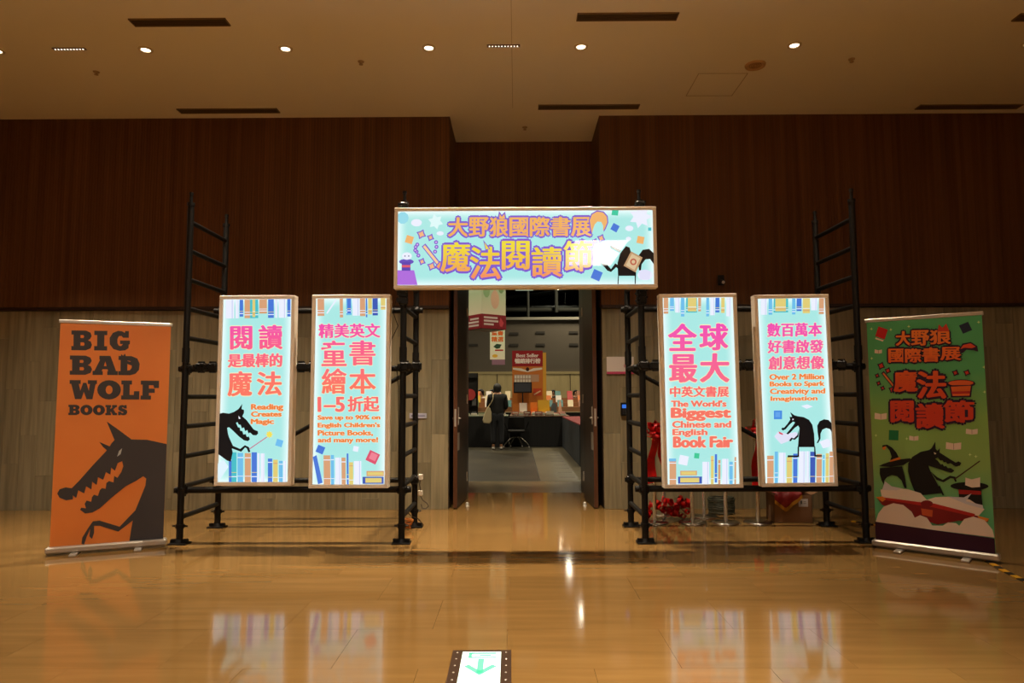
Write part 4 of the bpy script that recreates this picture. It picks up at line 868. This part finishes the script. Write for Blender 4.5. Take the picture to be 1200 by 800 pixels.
b.art('picture', [(circle(34, 78, 11, 12, 20), (246, 206, 176)), (circle(12, 60, 9, 10, 16), (166, 206, 150)), (circle(50, 50, 8, 10, 14), (140, 180, 120)), (circle(34, 50, 6, 10, 8), (214, 110, 80))])
o = Board(t, 0, 0, 1, 0, 1, (0, 0), (1, 0), (1, 1), (0, 1))
lf = MB()
for z0, x1 in ((.05, .40), (.12, .43), (.19, .32)): lf.box(-.0062, -.0052, .10, .10+x1, z0, z0+.04)
lf.build('lettering', mat('print_235_220_215', (235, 220, 215), .45), t)
t = thing('vertical_banner', 'narrow hanging banner with orange lettering inside the hall', 'banner', (-.44, 15.5, 2.11), 0)
bx(-.17, .17, -.01, .01, .12, 1.55).build('sheet', gradient('pale_print', [(246, 240, 214), (222, 240, 214), (246, 244, 220)], .1, 1.4, 0, .6), t)
MB().tube((-.1, 0, 1.55), (-.1, 0, 7.49), .005).tube((.1, 0, 1.55), (.1, 0, 7.49), .005).build('cord', M_BLACK, t)
bx(-.125, .17, -.012, .008, 0, .12).build('tag', mat('tag_mauve', (150, 110, 130), .6), t)
b = Board(t, -.0105, -.17, .17, .12, .80, (0, 0), (18, 0), (18, 42), (0, 42))
b.text('lettering', '童書', (2, 2, 16, 8), (226, 110, 50), .006); b.text('lettering', '精選', (2, 10, 16, 17), (230, 120, 50), .006)
b.art('picture', [([(4, 24), (8, 20), (14, 21), (12, 26), (8, 27)], (50, 80, 60)), (rect(6, 28, 16, 30), (190, 60, 50)), (circle(6, 37, 3.4, 10, 2.4), (236, 190, 70))])
t = thing('exit_sign', 'small pale exit sign box just under the header sign', 'exit sign', (.15, 13.0, 3.42))
MB().tube((-.1, 0, .14), (-.1, 0, 6.18), .006).tube((.1, 0, .14), (.1, 0, 6.18), .006).build('cord', M_BLACK, t)
bx(-.17, .17, -.02, .02, 0, .14).build('housing', mat('exit_pale', (190, 214, 186), .5, emit=.35), t)
b = Board(t, -.0205, -.17, .17, 0, .14, (0, 0), (34, 0), (34, 14), (0, 14)); b.art('pictogram', [([(4, 4), (10, 7), (4, 10)], (60, 150, 100)), (rect(13, 5, 30, 9), (60, 150, 100))])
# tables
M_SKIRT = textured('black_skirt', (10, 10, 11), (20, 20, 22), (18, 18, .4), .85, 2, 3, world=True)
def display_table(x0, x1, y0, y1, h, label, top=(120, 92, 74), skirt=None):
    t = thing('display_table', label, 'table', ((x0+x1)/2, y0, 0)); w = x1-x0; d = y1-y0
    bx(-w/2, w/2, 0, d, h-.03, h, bev=.004).build('tabletop', mat('cloth_%d_%d_%d' % top, top, .7), t)
    m = MB(); n = int(w/.12); vs = []      # pleated skirt
    for i in range(n+1):
        vs += [(-w/2+w*i/n, .012+(.014 if i % 2 else -.0), .01), (-w/2+w*i/n, .012+(.008 if i % 2 else .0), h-.03)]
    m.add(vs, [(2*i, 2*i+1, 2*i+3, 2*i+2) for i in range(n)], 0, True); m.box(-w/2, w/2, .03, d-.03, .01, h-.03)
    m.build('skirt', skirt or M_SKIRT, t)
    for sx in (-1, 1):
        for sy in (.06, d-.06): bx(sx*(w/2-.08)-.02, sx*(w/2-.08)+.02, sy-.02, sy+.02, 0, h-.03).build('leg', M_STEEL, t)
    return t
display_table(-3.2, -.25, 19.0, 20.2, .86, 'long book table with a black skirt, left one behind the standing woman', (106, 116, 100))
display_table(-.2, 1.45, 19.0, 20.2, .86, 'long book table with a black skirt, right one piled with books')
display_table(1.24, 2.2, 13.6, 18.9, .84, 'side table with a red top and dark skirt at the right door leaf', (120, 34, 38), textured('navy_skirt', (16, 22, 30), (26, 34, 44), (1, 1, 6), .7, 2, 3, world=True))
display_table(-1.0, 4.0, 24.0, 26.0, .9, 'farther table of books near the cream wainscot', (120, 130, 100))
display_table(-2.5, 2.2, 21.0, 21.9, .92, 'middle book table behind the best seller board', (150, 140, 110))
# individual books
cols = [('red', (176, 40, 44)), ('cream', (220, 205, 170)), ('orange', (214, 120, 50)), ('green', (96, 130, 84)), ('white', (226, 220, 214)), ('brown', (140, 90, 60)), ('yellow', (222, 180, 60)), ('navy', (40, 48, 80)), ('pink', (214, 140, 140)), ('teal', (80, 130, 130))]
def make_book(cname, c, w=.17, d=.22, h=.03):
    t = thing('book', 'book', 'book')
    MB().box(-w/2, w/2, -d/2, d/2, 0, .003).box(-w/2, w/2, -d/2, d/2, h-.003, h).box(-w/2, -w/2+.003, -d/2, d/2, 0, h).build('cover', mat('cover_'+cname, c, .4), t)
    bx(-w/2+.003, w/2-.006, -d/2+.005, d/2-.005, .003, h-.003).build('pages', mat('book_pages', (216, 204, 180), .8), t)
    return t
protos = {}
def place_book(k, x, y, z, rz, stand, where, grp):
    cname, c = cols[k % len(cols)]; key = (cname)
    if key not in protos: protos[key] = o = make_book(cname, c)
    else: o = copy_tree(protos[key])
    o.location = (x, y, z+(.104 if stand else 0)); o.rotation_euler = (radians(68) if stand else 0, 0, rz)
    o['label'] = '%s book %s' % (cname, where); o['group'] = grp; o['category'] = 'book'
ORD = ['leftmost', 'second', 'third', 'fourth', 'fifth', 'sixth', 'seventh', 'eighth', 'ninth', 'tenth', 'eleventh', 'twelfth', 'thirteenth', 'fourteenth']
LAY = {1: ['alone'], 2: ['below', 'on top'], 3: ['at the bottom', 'in the middle', 'on top']}
rnd = random.Random(12)
for i in range(8):          # flat rows at the front edge of the right table
    for r_ in range(3):
        nst = rnd.choice((1, 2, 3))
        for q in range(nst): place_book(rnd.randrange(10), -.08+i*.195, 19.14+r_*.27, .86+.03*q, rnd.uniform(-.08, .08), False, '%s in the %s pile of the %s row, right book table' % (LAY[nst][q], ORD[i], ('front', 'middle', 'rear')[r_]), 'piled books on the right table')
for i in range(14):
    for q in range(2): place_book(rnd.choice((3, 9, 4, 5, 1)), -3.0+i*.2, 19.2, .86+.03*q, rnd.uniform(-.08, .08), False, '%s in the %s pile along the left book table' % (LAY[2][q], ORD[i]), 'piled books on the left table')
for i in range(12):
    place_book(rnd.choice((3, 4, 1, 9, 6)), .7+i*.24, 24.2, .90, 0, True, 'propped up, %s in the row on the farther table' % ORD[i], 'propped books on the farther table')
    place_book(rnd.choice((4, 1, 8, 0)), .7+i*.24, 24.6, .9, 0, False, 'lying flat, %s in the row on the farther table' % ORD[i], 'flat books on the farther table')
TIER = ((1.06, 21.02, 21.30, 'lowest'), (1.20, 21.30, 21.56, 'middle'), (1.34, 21.56, 21.84, 'top'))
t = thing('book_riser', 'stepped wooden riser full of propped books on the middle table', 'display stand', (0, 0, .92))
for z, y0, y1, w_ in TIER: bx(-2.4, 2.1, y0, y1, 0, z-.92).build('step', mat('riser_wood', (150, 104, 66), .6), t)
for z, y0, y1, w_ in TIER:
    for i in range(14): place_book(rnd.choice((0, 1, 2, 3, 4, 5, 6, 8, 9, 4, 1, 2)), -2.2+i*.32+rnd.uniform(-.03, .03), y0+.12, z, rnd.uniform(-.06, .06), True, 'propped up, %s on the %s step of the book riser' % (ORD[i], w_), 'propped books on the riser')
# crates and display pieces on the right table
for k, (x, c, l, w_, h_) in enumerate(((.18, (222, 216, 206), 'white display box at the left end of the right book table', .22, .34), (.49, (226, 130, 40), 'orange display box in the middle of the right book table', .2, .36), (.78, (216, 176, 50), 'yellow display box with a red front on the right book table', .34, .42), (1.08, (84, 96, 100), 'grey round backed display on the right book table', .16, .34), (1.26, (200, 150, 120), 'tall pinkish cone display on the right book table', .14, .42))):
    t = thing('display_box', l, 'display stand', (x, 20.04, .86))
    if k < 3:
        MB().box(-w_/2, w_/2, 0, .006, 0, h_).box(-w_/2, w_/2, -.10, .0, 0, .05).box(-w_/2, -w_/2+.006, -.1, 0, 0, h_*.6).box(w_/2-.006, w_/2, -.1, 0, 0, h_*.6).build('body', mat('display_%d' % k, c, .6), t)
        bx(-w_*.38, w_*.38, -.104, -.1, .01, .045).build('front_card', mat('display_front_%d' % k, [(60, 60, 60), (200, 70, 40), (190, 40, 40)][k], .6), t)
    elif k == 3:
        MB().prism([(-.08, 0), (.08, 0), (.08, .24), (.05, .32), (0, .34), (-.05, .32), (-.08, .24)], 0, .03).build('body', mat('display_3', c, .6), t); bx(-.08, .08, -.08, 0, 0, .02).build('base', M_BLACK, t)
    else:
        MB().lathe([(.07, 0), (.065, .03), (.02, .38), (0, .42)], n=14).build('body', mat('display_4', c, .6), t); MB().lathe([(0, .45), (.02, .43), (.02, .41), (0, .39)], n=10).build('tip', mat('tip_white', (230, 220, 200), .5), t)
for k, x in enumerate((-.05, .28, .6, .92)):
    t = thing('price_sign', ['leftmost', 'second', 'third', 'rightmost'][k]+' of the small price cards along the front of the right table', 'price card', (x, 19.012, .895))
    bx(-.10, .10, -.004, .004, 0, .085).build('card', mat('card_%d' % k, [(190, 120, 100), (120, 60, 56), (160, 90, 90), (220, 210, 190)][k], .6), t)
    bx(-.075, .075, -.006, -.0042, .03, .06).build('print', mat('card_print', (226, 214, 190), .6), t); bx(-.03, .03, -.004, .03, -.034, .0).build('stand', M_STEEL, t)
# best seller board
t = thing('bestseller_board', 'tall red and orange best seller board standing behind the book table', 'display board', (.36, 20.5, 0))
bx(-.50, .42, 0, .05, .9, 2.76, bev=.004).build('panel', mat('board_orange', (196, 112, 36), .6), t)
bx(.42, .52, .0, .05, .9, 2.70).build('side', mat('board_yellow', (216, 160, 50), .6), t)
for x in (-.45, .42): bx(x-.02, x+.02, .05, .12, 0, 2.4).build('leg', M_STEEL, t)
b = Board(t, -.0, -.50, .42, .9, 2.76, (120, 135), (580, 135), (580, 900), (120, 900))
b.art('header', [(rect(120, 135, 580, 330), (150, 30, 36))])
b.text('lettering', 'Best Seller', (185, 172, 515, 216), (226, 206, 200), .008); b.text('lettering', '暢銷排行榜', (165, 232, 540, 292), (236, 220, 214), .01)
b.art('picture', [([(130, 345), (260, 355), (350, 385), (440, 352), (570, 345), (570, 368), (350, 400), (130, 368)], (226, 214, 200)), (circle(350, 365, 26, 8), (60, 20, 20)), (rect(150, 430, 400, 585), (180, 150, 130)), (rect(400, 430, 520, 520), (190, 150, 120))]+[(rect(155+k*42, 440+r_*50, 185+k*42, 478+r_*50), (226, 214, 200)) for k in range(6) for r_ in range(3)]+[(rect(430, 600, 560, 690), (190, 70, 40)), ([(440, 670), (540, 625), (545, 640), (450, 685)], (226, 190, 150))])
t = thing('monitor', 'black flat screen standing in front of the best seller board', 'screen', (.17, 20.17, .86))
bx(-.27, .27, 0, .04, .63, .95, bev=.006).build('housing', M_BLACK, t); bx(-.24, .24, -.003, 0, .67, .92).build('screen', mat('screen_grey', (60, 66, 76), .2), t)
MB().tube((0, -.01, .02), (0, .015, .64), .02).build('stand', M_BLACK, t); bx(-.12, .12, -.06, .02, 0, .02).build('foot', M_BLACK, t)
# black display rack at the left
t = thing('display_rack', 'black display rack with a round red sign at the left inside the hall', 'rack', (-1.42, 20.75, 0))
for x in (-.22, .22): bx(x-.02, x+.02, 0, .04, 0, 2.1).build('post', M_BLACK, t)
for z in (.3, .7, 1.1, 1.5, 1.95): bx(-.22, .22, -.1, .12, z, z+.02).build('shelf', M_BLACK, t)
bx(-.22, .22, .04, .05, .3, 2.1).build('back', mat('rack_back', (26, 24, 24), .7), t)
MB().tube((0, -.11, 1.45), (0, -.13, 1.45), .17, 20).build('sign', mat('rack_red', (176, 50, 52), .5), t)
for k in range(4):
    o = bx(-.06, .06, -.06, .0, 0, .22).build('boxed_item', mat('rack_item_%d' % (k % 2), [(190, 186, 176), (90, 90, 90)][k % 2], .5), t); o.location = (-.12+.24*(k % 2), 0, .72+.4*(k//2))
# people ---------------------------------------------------------------
def person(loc, rz, H, label, top, legs, hair, pose='stand', shoes=(190, 185, 175), lean=.0, bulk=1.):
    """one skinned body: x across, +y forward; then hair, shirt and trousers as children"""
    t = thing('person', label, 'person', loc, rz); s = H/1.7
    def skin(V, E, R, name, m, root=0, sub=1):
        me = bpy.data.meshes.new(name); me.from_pydata([(x*s, y*s, z*s) for x, y, z in V], E, [])
        o = bpy.data.objects.new(name, me); COL.objects.link(o)
        md = o.modifiers.new('skin', 'SKIN'); md.use_smooth_shade = True
        for i, d in enumerate(me.skin_vertices[0].data):
            r = R[i]; d.radius = (r[0]*s, r[1]*s) if isinstance(r, tuple) else (r*s, r*s); d.use_root = i == root
        if sub: o.modifiers.new('subdivision', 'SUBSURF').levels = sub
        m2 = bpy.data.meshes.new_from_object(o.evaluated_get(bpy.context.evaluated_depsgraph_get()))
        bpy.data.objects.remove(o); return m2
    L = lean
    hip = (0, 0, .92); waist = (0, .02+L*.2, 1.08); chest = (0, .02+L*.6, 1.28); neck0 = (0, .0+L, 1.42); neck = (0, .01+L*1.15, 1.49); head = (0, .03+L*1.4, 1.58); crown = (0, .02+L*1.45, 1.66)
    V = [hip, waist, chest, neck0, neck, head, crown]; E = [(i, i+1) for i in range(6)]; R = [(.15, .11), (.125, .095), (.155, .105), (.10, .075), (.05, .052), (.072, .088), (.045, .055)]
    for sx in (-1, 1):
        k = len(V); V += [(sx*.085, 0, .84), (sx*.10, .01, .48), (sx*.10, -.02, .09), (sx*.11, .10, .035)]; E += [(0, k), (k, k+1), (k+1, k+2), (k+2, k+3)]; R += [.088, .058, .038, (.035, .03)]
        k = len(V)
        if pose == 'reach': A = [(sx*.19, L, 1.37), (sx*.23, .04+L, 1.10), (sx*.17, .26+L, .98), (sx*.15, .34+L, .95)]
        elif pose == 'fold': A = [(sx*.19, L, 1.36), (sx*.24, .05+L, 1.10), (sx*.08, .24+L, 1.12), (sx*.02, .28+L, 1.13)]
        else: A = [(sx*.19, L, 1.37), (sx*.24, 0+L, 1.10), (sx*.25, .05+L, .86), (sx*.25, .06+L, .78)]
        V += A; E += [(3, k), (k, k+1), (k+1, k+2), (k+2, k+3)]; R += [.058, .045, .033, (.035, .018)]
    # nose, in the body surface
    V.append((0, .12+L*1.4, 1.57)); E.append((5, len(V)-1)); R.append(.014)
    body = skin(V, E, R, 'body', M_SKIN)
    bm = bmesh.new(); bm.from_mesh(body)
    for sx in (-1, 1):      # five fingers on each hand
        h = Vector([A_ for A_ in (V[14] if sx < 0 else V[22])]) if False else None
    ends = [V[14], V[22]]; wr = [V[13], V[21]]
    for hnd, (e, w_) in enumerate(zip(ends, wr)):
        d = (Vector(e)-Vector(w_)).normalized(); side = Vector((1, 0, 0)) if abs(d.x) < .8 else Vector((0, 1, 0)); side = (side-d*side.dot(d)).normalized()
        for f_ in range(4):
            o_ = Vector(e)+side*(-.027+.018*f_); ln = (.055, .065, .06, .045)[f_]
            fm = skin([tuple(o_), tuple(o_+d*ln*.55), tuple(o_+d*ln+Vector((0, 0, -.012)))], [(0, 1), (1, 2)], [.009, .008, .007], 'finger', M_SKIN, sub=0); bm.from_mesh(fm); bpy.data.meshes.remove(fm)
        o_ = Vector(w_).lerp(Vector(e), .55)+side*(.03*(1 if hnd == 0 else -1)); th = side*(1 if hnd == 0 else -1)
        fm = skin([tuple(o_), tuple(o_+th*.02+d*.03), tuple(o_+th*.025+d*.055)], [(0, 1), (1, 2)], [.010, .009, .008], 'thumb', M_SKIN, sub=0); bm.from_mesh(fm); bpy.data.meshes.remove(fm)
    bm.to_mesh(body); bm.free(); body.materials.append(M_SKIN)
    for p in body.polygons: p.use_smooth = True
    link(bpy.data.objects.new('body', body), t)
    # clothing as slightly larger shells
    sv = [(0, 0, .80), waist, chest, neck0, (0, .005+L, 1.47)]; se = [(0, 1), (1, 2), (2, 3), (3, 4)]; sr_ = [(.17, .13), (.15, .12), (.178, .125), (.135, .10), (.075, .07)]
    for q in (11, 19):
        a, b_, c = V[q], V[q+1], V[q+2]; k = len(sv); sv += [a, b_, tuple(Vector(b_).lerp(Vector(c), .35))]; se += [(3, k), (k, k+1), (k+1, k+2)]; sr_ += [.068, .058, .05]
    sr_ = [(a_[0]*bulk, a_[1]*bulk) if isinstance(a_, tuple) else a_*bulk for a_ in sr_]
    shirt = skin(sv, se, sr_, 'shirt', None); shirt.materials.append(mat('shirt_%d_%d_%d' % top, top, .8)); o = link(bpy.data.objects.new('shirt', shirt), t)
    for p in shirt.polygons: p.use_smooth = True
    tv = [(0, 0, 1.04), (0, 0, .88)]; te = [(0, 1)]; tr_ = [(.155, .118), (.16, .122)]
    for q in (7, 15):
        k = len(tv); tv += [V[q], V[q+1], tuple(Vector(V[q+1]).lerp(Vector(V[q+2]), .9))]; te += [(1, k), (k, k+1), (k+1, k+2)]; tr_ += [.098, .074, .06]
    tr_ = [(a_[0]*(1+.6*(bulk-1)), a_[1]) if isinstance(a_, tuple) else a_*(1+.6*(bulk-1)) for a_ in tr_]
    tro = skin(tv, te, tr_, 'trousers', None); tro.materials.append(mat('trousers_%d_%d_%d' % legs, legs, .85)); link(bpy.data.objects.new('trousers', tro), t)
    for p in tro.polygons: p.use_smooth = True
    for q in (9, 17):
        a = V[q]; me = skin([(a[0], a[1]-.04, .045), (a[0], a[1]+.06, .04), (a[0]+.0, a[1]+.15, .03)], [(0, 1), (1, 2)], [(.042, .042), (.045, .036), (.036, .026)], 'shoe', None); me.materials.append(mat('shoe_%d' % shoes[0], shoes, .6)); link(bpy.data.objects.new('shoe', me), t)
        for p in me.polygons: p.use_smooth = True
    hc = Vector(head)*s; m = MB(); n, mrow = 16, 8; vs = []      # hair cap, open at the face
    for i in range(mrow+1):
        for j_ in range(n):
            a = 2*pi*j_/n; front = max(0, sin(a)); e = radians(90-i*(118-70*front)/mrow)
            vs.append((hc.x+.108*s*cos(e)*cos(a), hc.y+.118*s*cos(e)*sin(a)-.012, hc.z+.02*s+.122*s*sin(e)-(.05*s if i == mrow and front < .3 else 0)))
    m.add(vs, [(i*n+j_, i*n+(j_+1) % n, (i+1)*n+(j_+1) % n, (i+1)*n+j_) for i in range(mrow) for j_ in range(n)], 0, True)
    m.build('hair', mat('hair_%d' % hair[0], hair, .6), t)
    ey = MB()
    for sx in (-1, 1): ey.lathe([(0, .006), (.007, .004), (.009, 0)], c=(hc.x+sx*.028*s, hc.y+.082*s, hc.z+.005*s), n=8)
    ey.build('eyes', mat('eye_dark', (30, 22, 18), .4), t)
    ml = MB(); ml.box(hc.x-.02*s, hc.x+.02*s, hc.y+.084*s, hc.y+.09*s, hc.z-.047*s, hc.z-.040*s); ml.build('mouth', mat('lips', (150, 80, 70), .6), t)
    return t
p = person((-.52, 18.05, 0), 0, 1.72, 'person seen from behind in a black top and dark trousers at the book table', (14, 13, 14), (26, 28, 34), (20, 16, 14), 'reach', lean=.03, bulk=1.25)
t = thing('tote_bag', 'cream shoulder bag hanging at the left side of the person in black', 'bag', (-.78, 17.96, .0), radians(8))
m = MB(); prof = [(-.10, .70), (.06, .68), (.115, .76), (.11, .98), (.08, 1.08), (.02, 1.14), (-.03, 1.05), (-.09, .90), (-.12, .78)]
m.prism(prof, -.05, .04); o = m.build('bag_body', mat('bag_cream', (184, 168, 132), .8), t)
bv = o.modifiers.new('bevel', 'BEVEL'); bv.width = .02; bv.segments = 2
MB().path([(.03, -.02, 1.12), (.09, -.08, 1.22), (.14, -.10, 1.33), (.15, -.06, 1.47), (.15, .04, 1.49), (.12, .10, 1.35), (.07, .08, 1.18), (.03, .02, 1.12)], .011, 8).build('strap', mat('bag_cream', (184, 168, 132), .8), t)
person((-1.15, 22.6, 0), radians(160), 1.62, 'person in a white shirt behind the left book table', (210, 202, 190), (40, 40, 46), (24, 18, 16), 'fold', lean=.06)
person((-.80, 23.3, 0), radians(165), 1.62, 'person in a pale yellow shirt bending behind the left book table', (206, 186, 130), (40, 40, 46), (24, 18, 16), 'reach', lean=.10)
person((2.30, 26.8, 0), radians(170), 1.62, 'person in a dark top behind the farther table at the right', (40, 52, 48), (30, 30, 36), (18, 14, 14), 'fold', lean=.03)
person((2.85, 27.6, 0), radians(200), 1.5, 'person in a yellow top behind the farther table at the far right', (190, 176, 60), (30, 30, 36), (22, 18, 14), 'fold')
person((1.62, 30.5, 0), radians(180), 1.66, 'person in black standing far back near the wainscot', (14, 14, 16), (24, 24, 28), (18, 14, 14))
# trolley with chrome legs in front of the table
t = thing('wheeled_cart', 'black wheeled cart with splayed chrome legs in front of the book table', 'cart', (-.02, 18.55, 0))
m = MB().tube((0, 0, .28), (0, 0, .42), .02)
m.build('column', M_BLACK, t)
for k, (dx, dy) in enumerate(((-.34, -.10), (.34, -.10), (-.16, .26), (.16, .26))):
    MB().path([(0, 0, .30), (dx*.35, dy*.35, .29), (dx*.75, dy*.75, .17), (dx, dy, .07)], [.018, .016, .014, .012], 8).build('leg', mat('dull_chrome', (110, 108, 100), .3, .9), t)
    w_ = MB().tube((dx-.014, dy, .032), (dx+.014, dy, .032), .03, 14); w_.build('wheel', mat('wheel_grey', (150, 146, 140), .5), t)
bx(-.24, .24, -.16, .2, .42, .50, bev=.03).build('seat', M_BLACK, t)
bx(-.22, .22, .16, .21, .50, .84, bev=.02).build('backrest', M_BLACK, t)
MB().path([(-.24, .1, .46), (-.30, 0, .62), (-.33, -.1, .70), (-.34, -.22, .72)], .012, 8).build('armrest', M_BLACK, t)
MB().path([(.24, .1, .46), (.30, 0, .62), (.33, -.1, .70), (.34, -.22, .72)], .012, 8).build('armrest', M_BLACK, t)
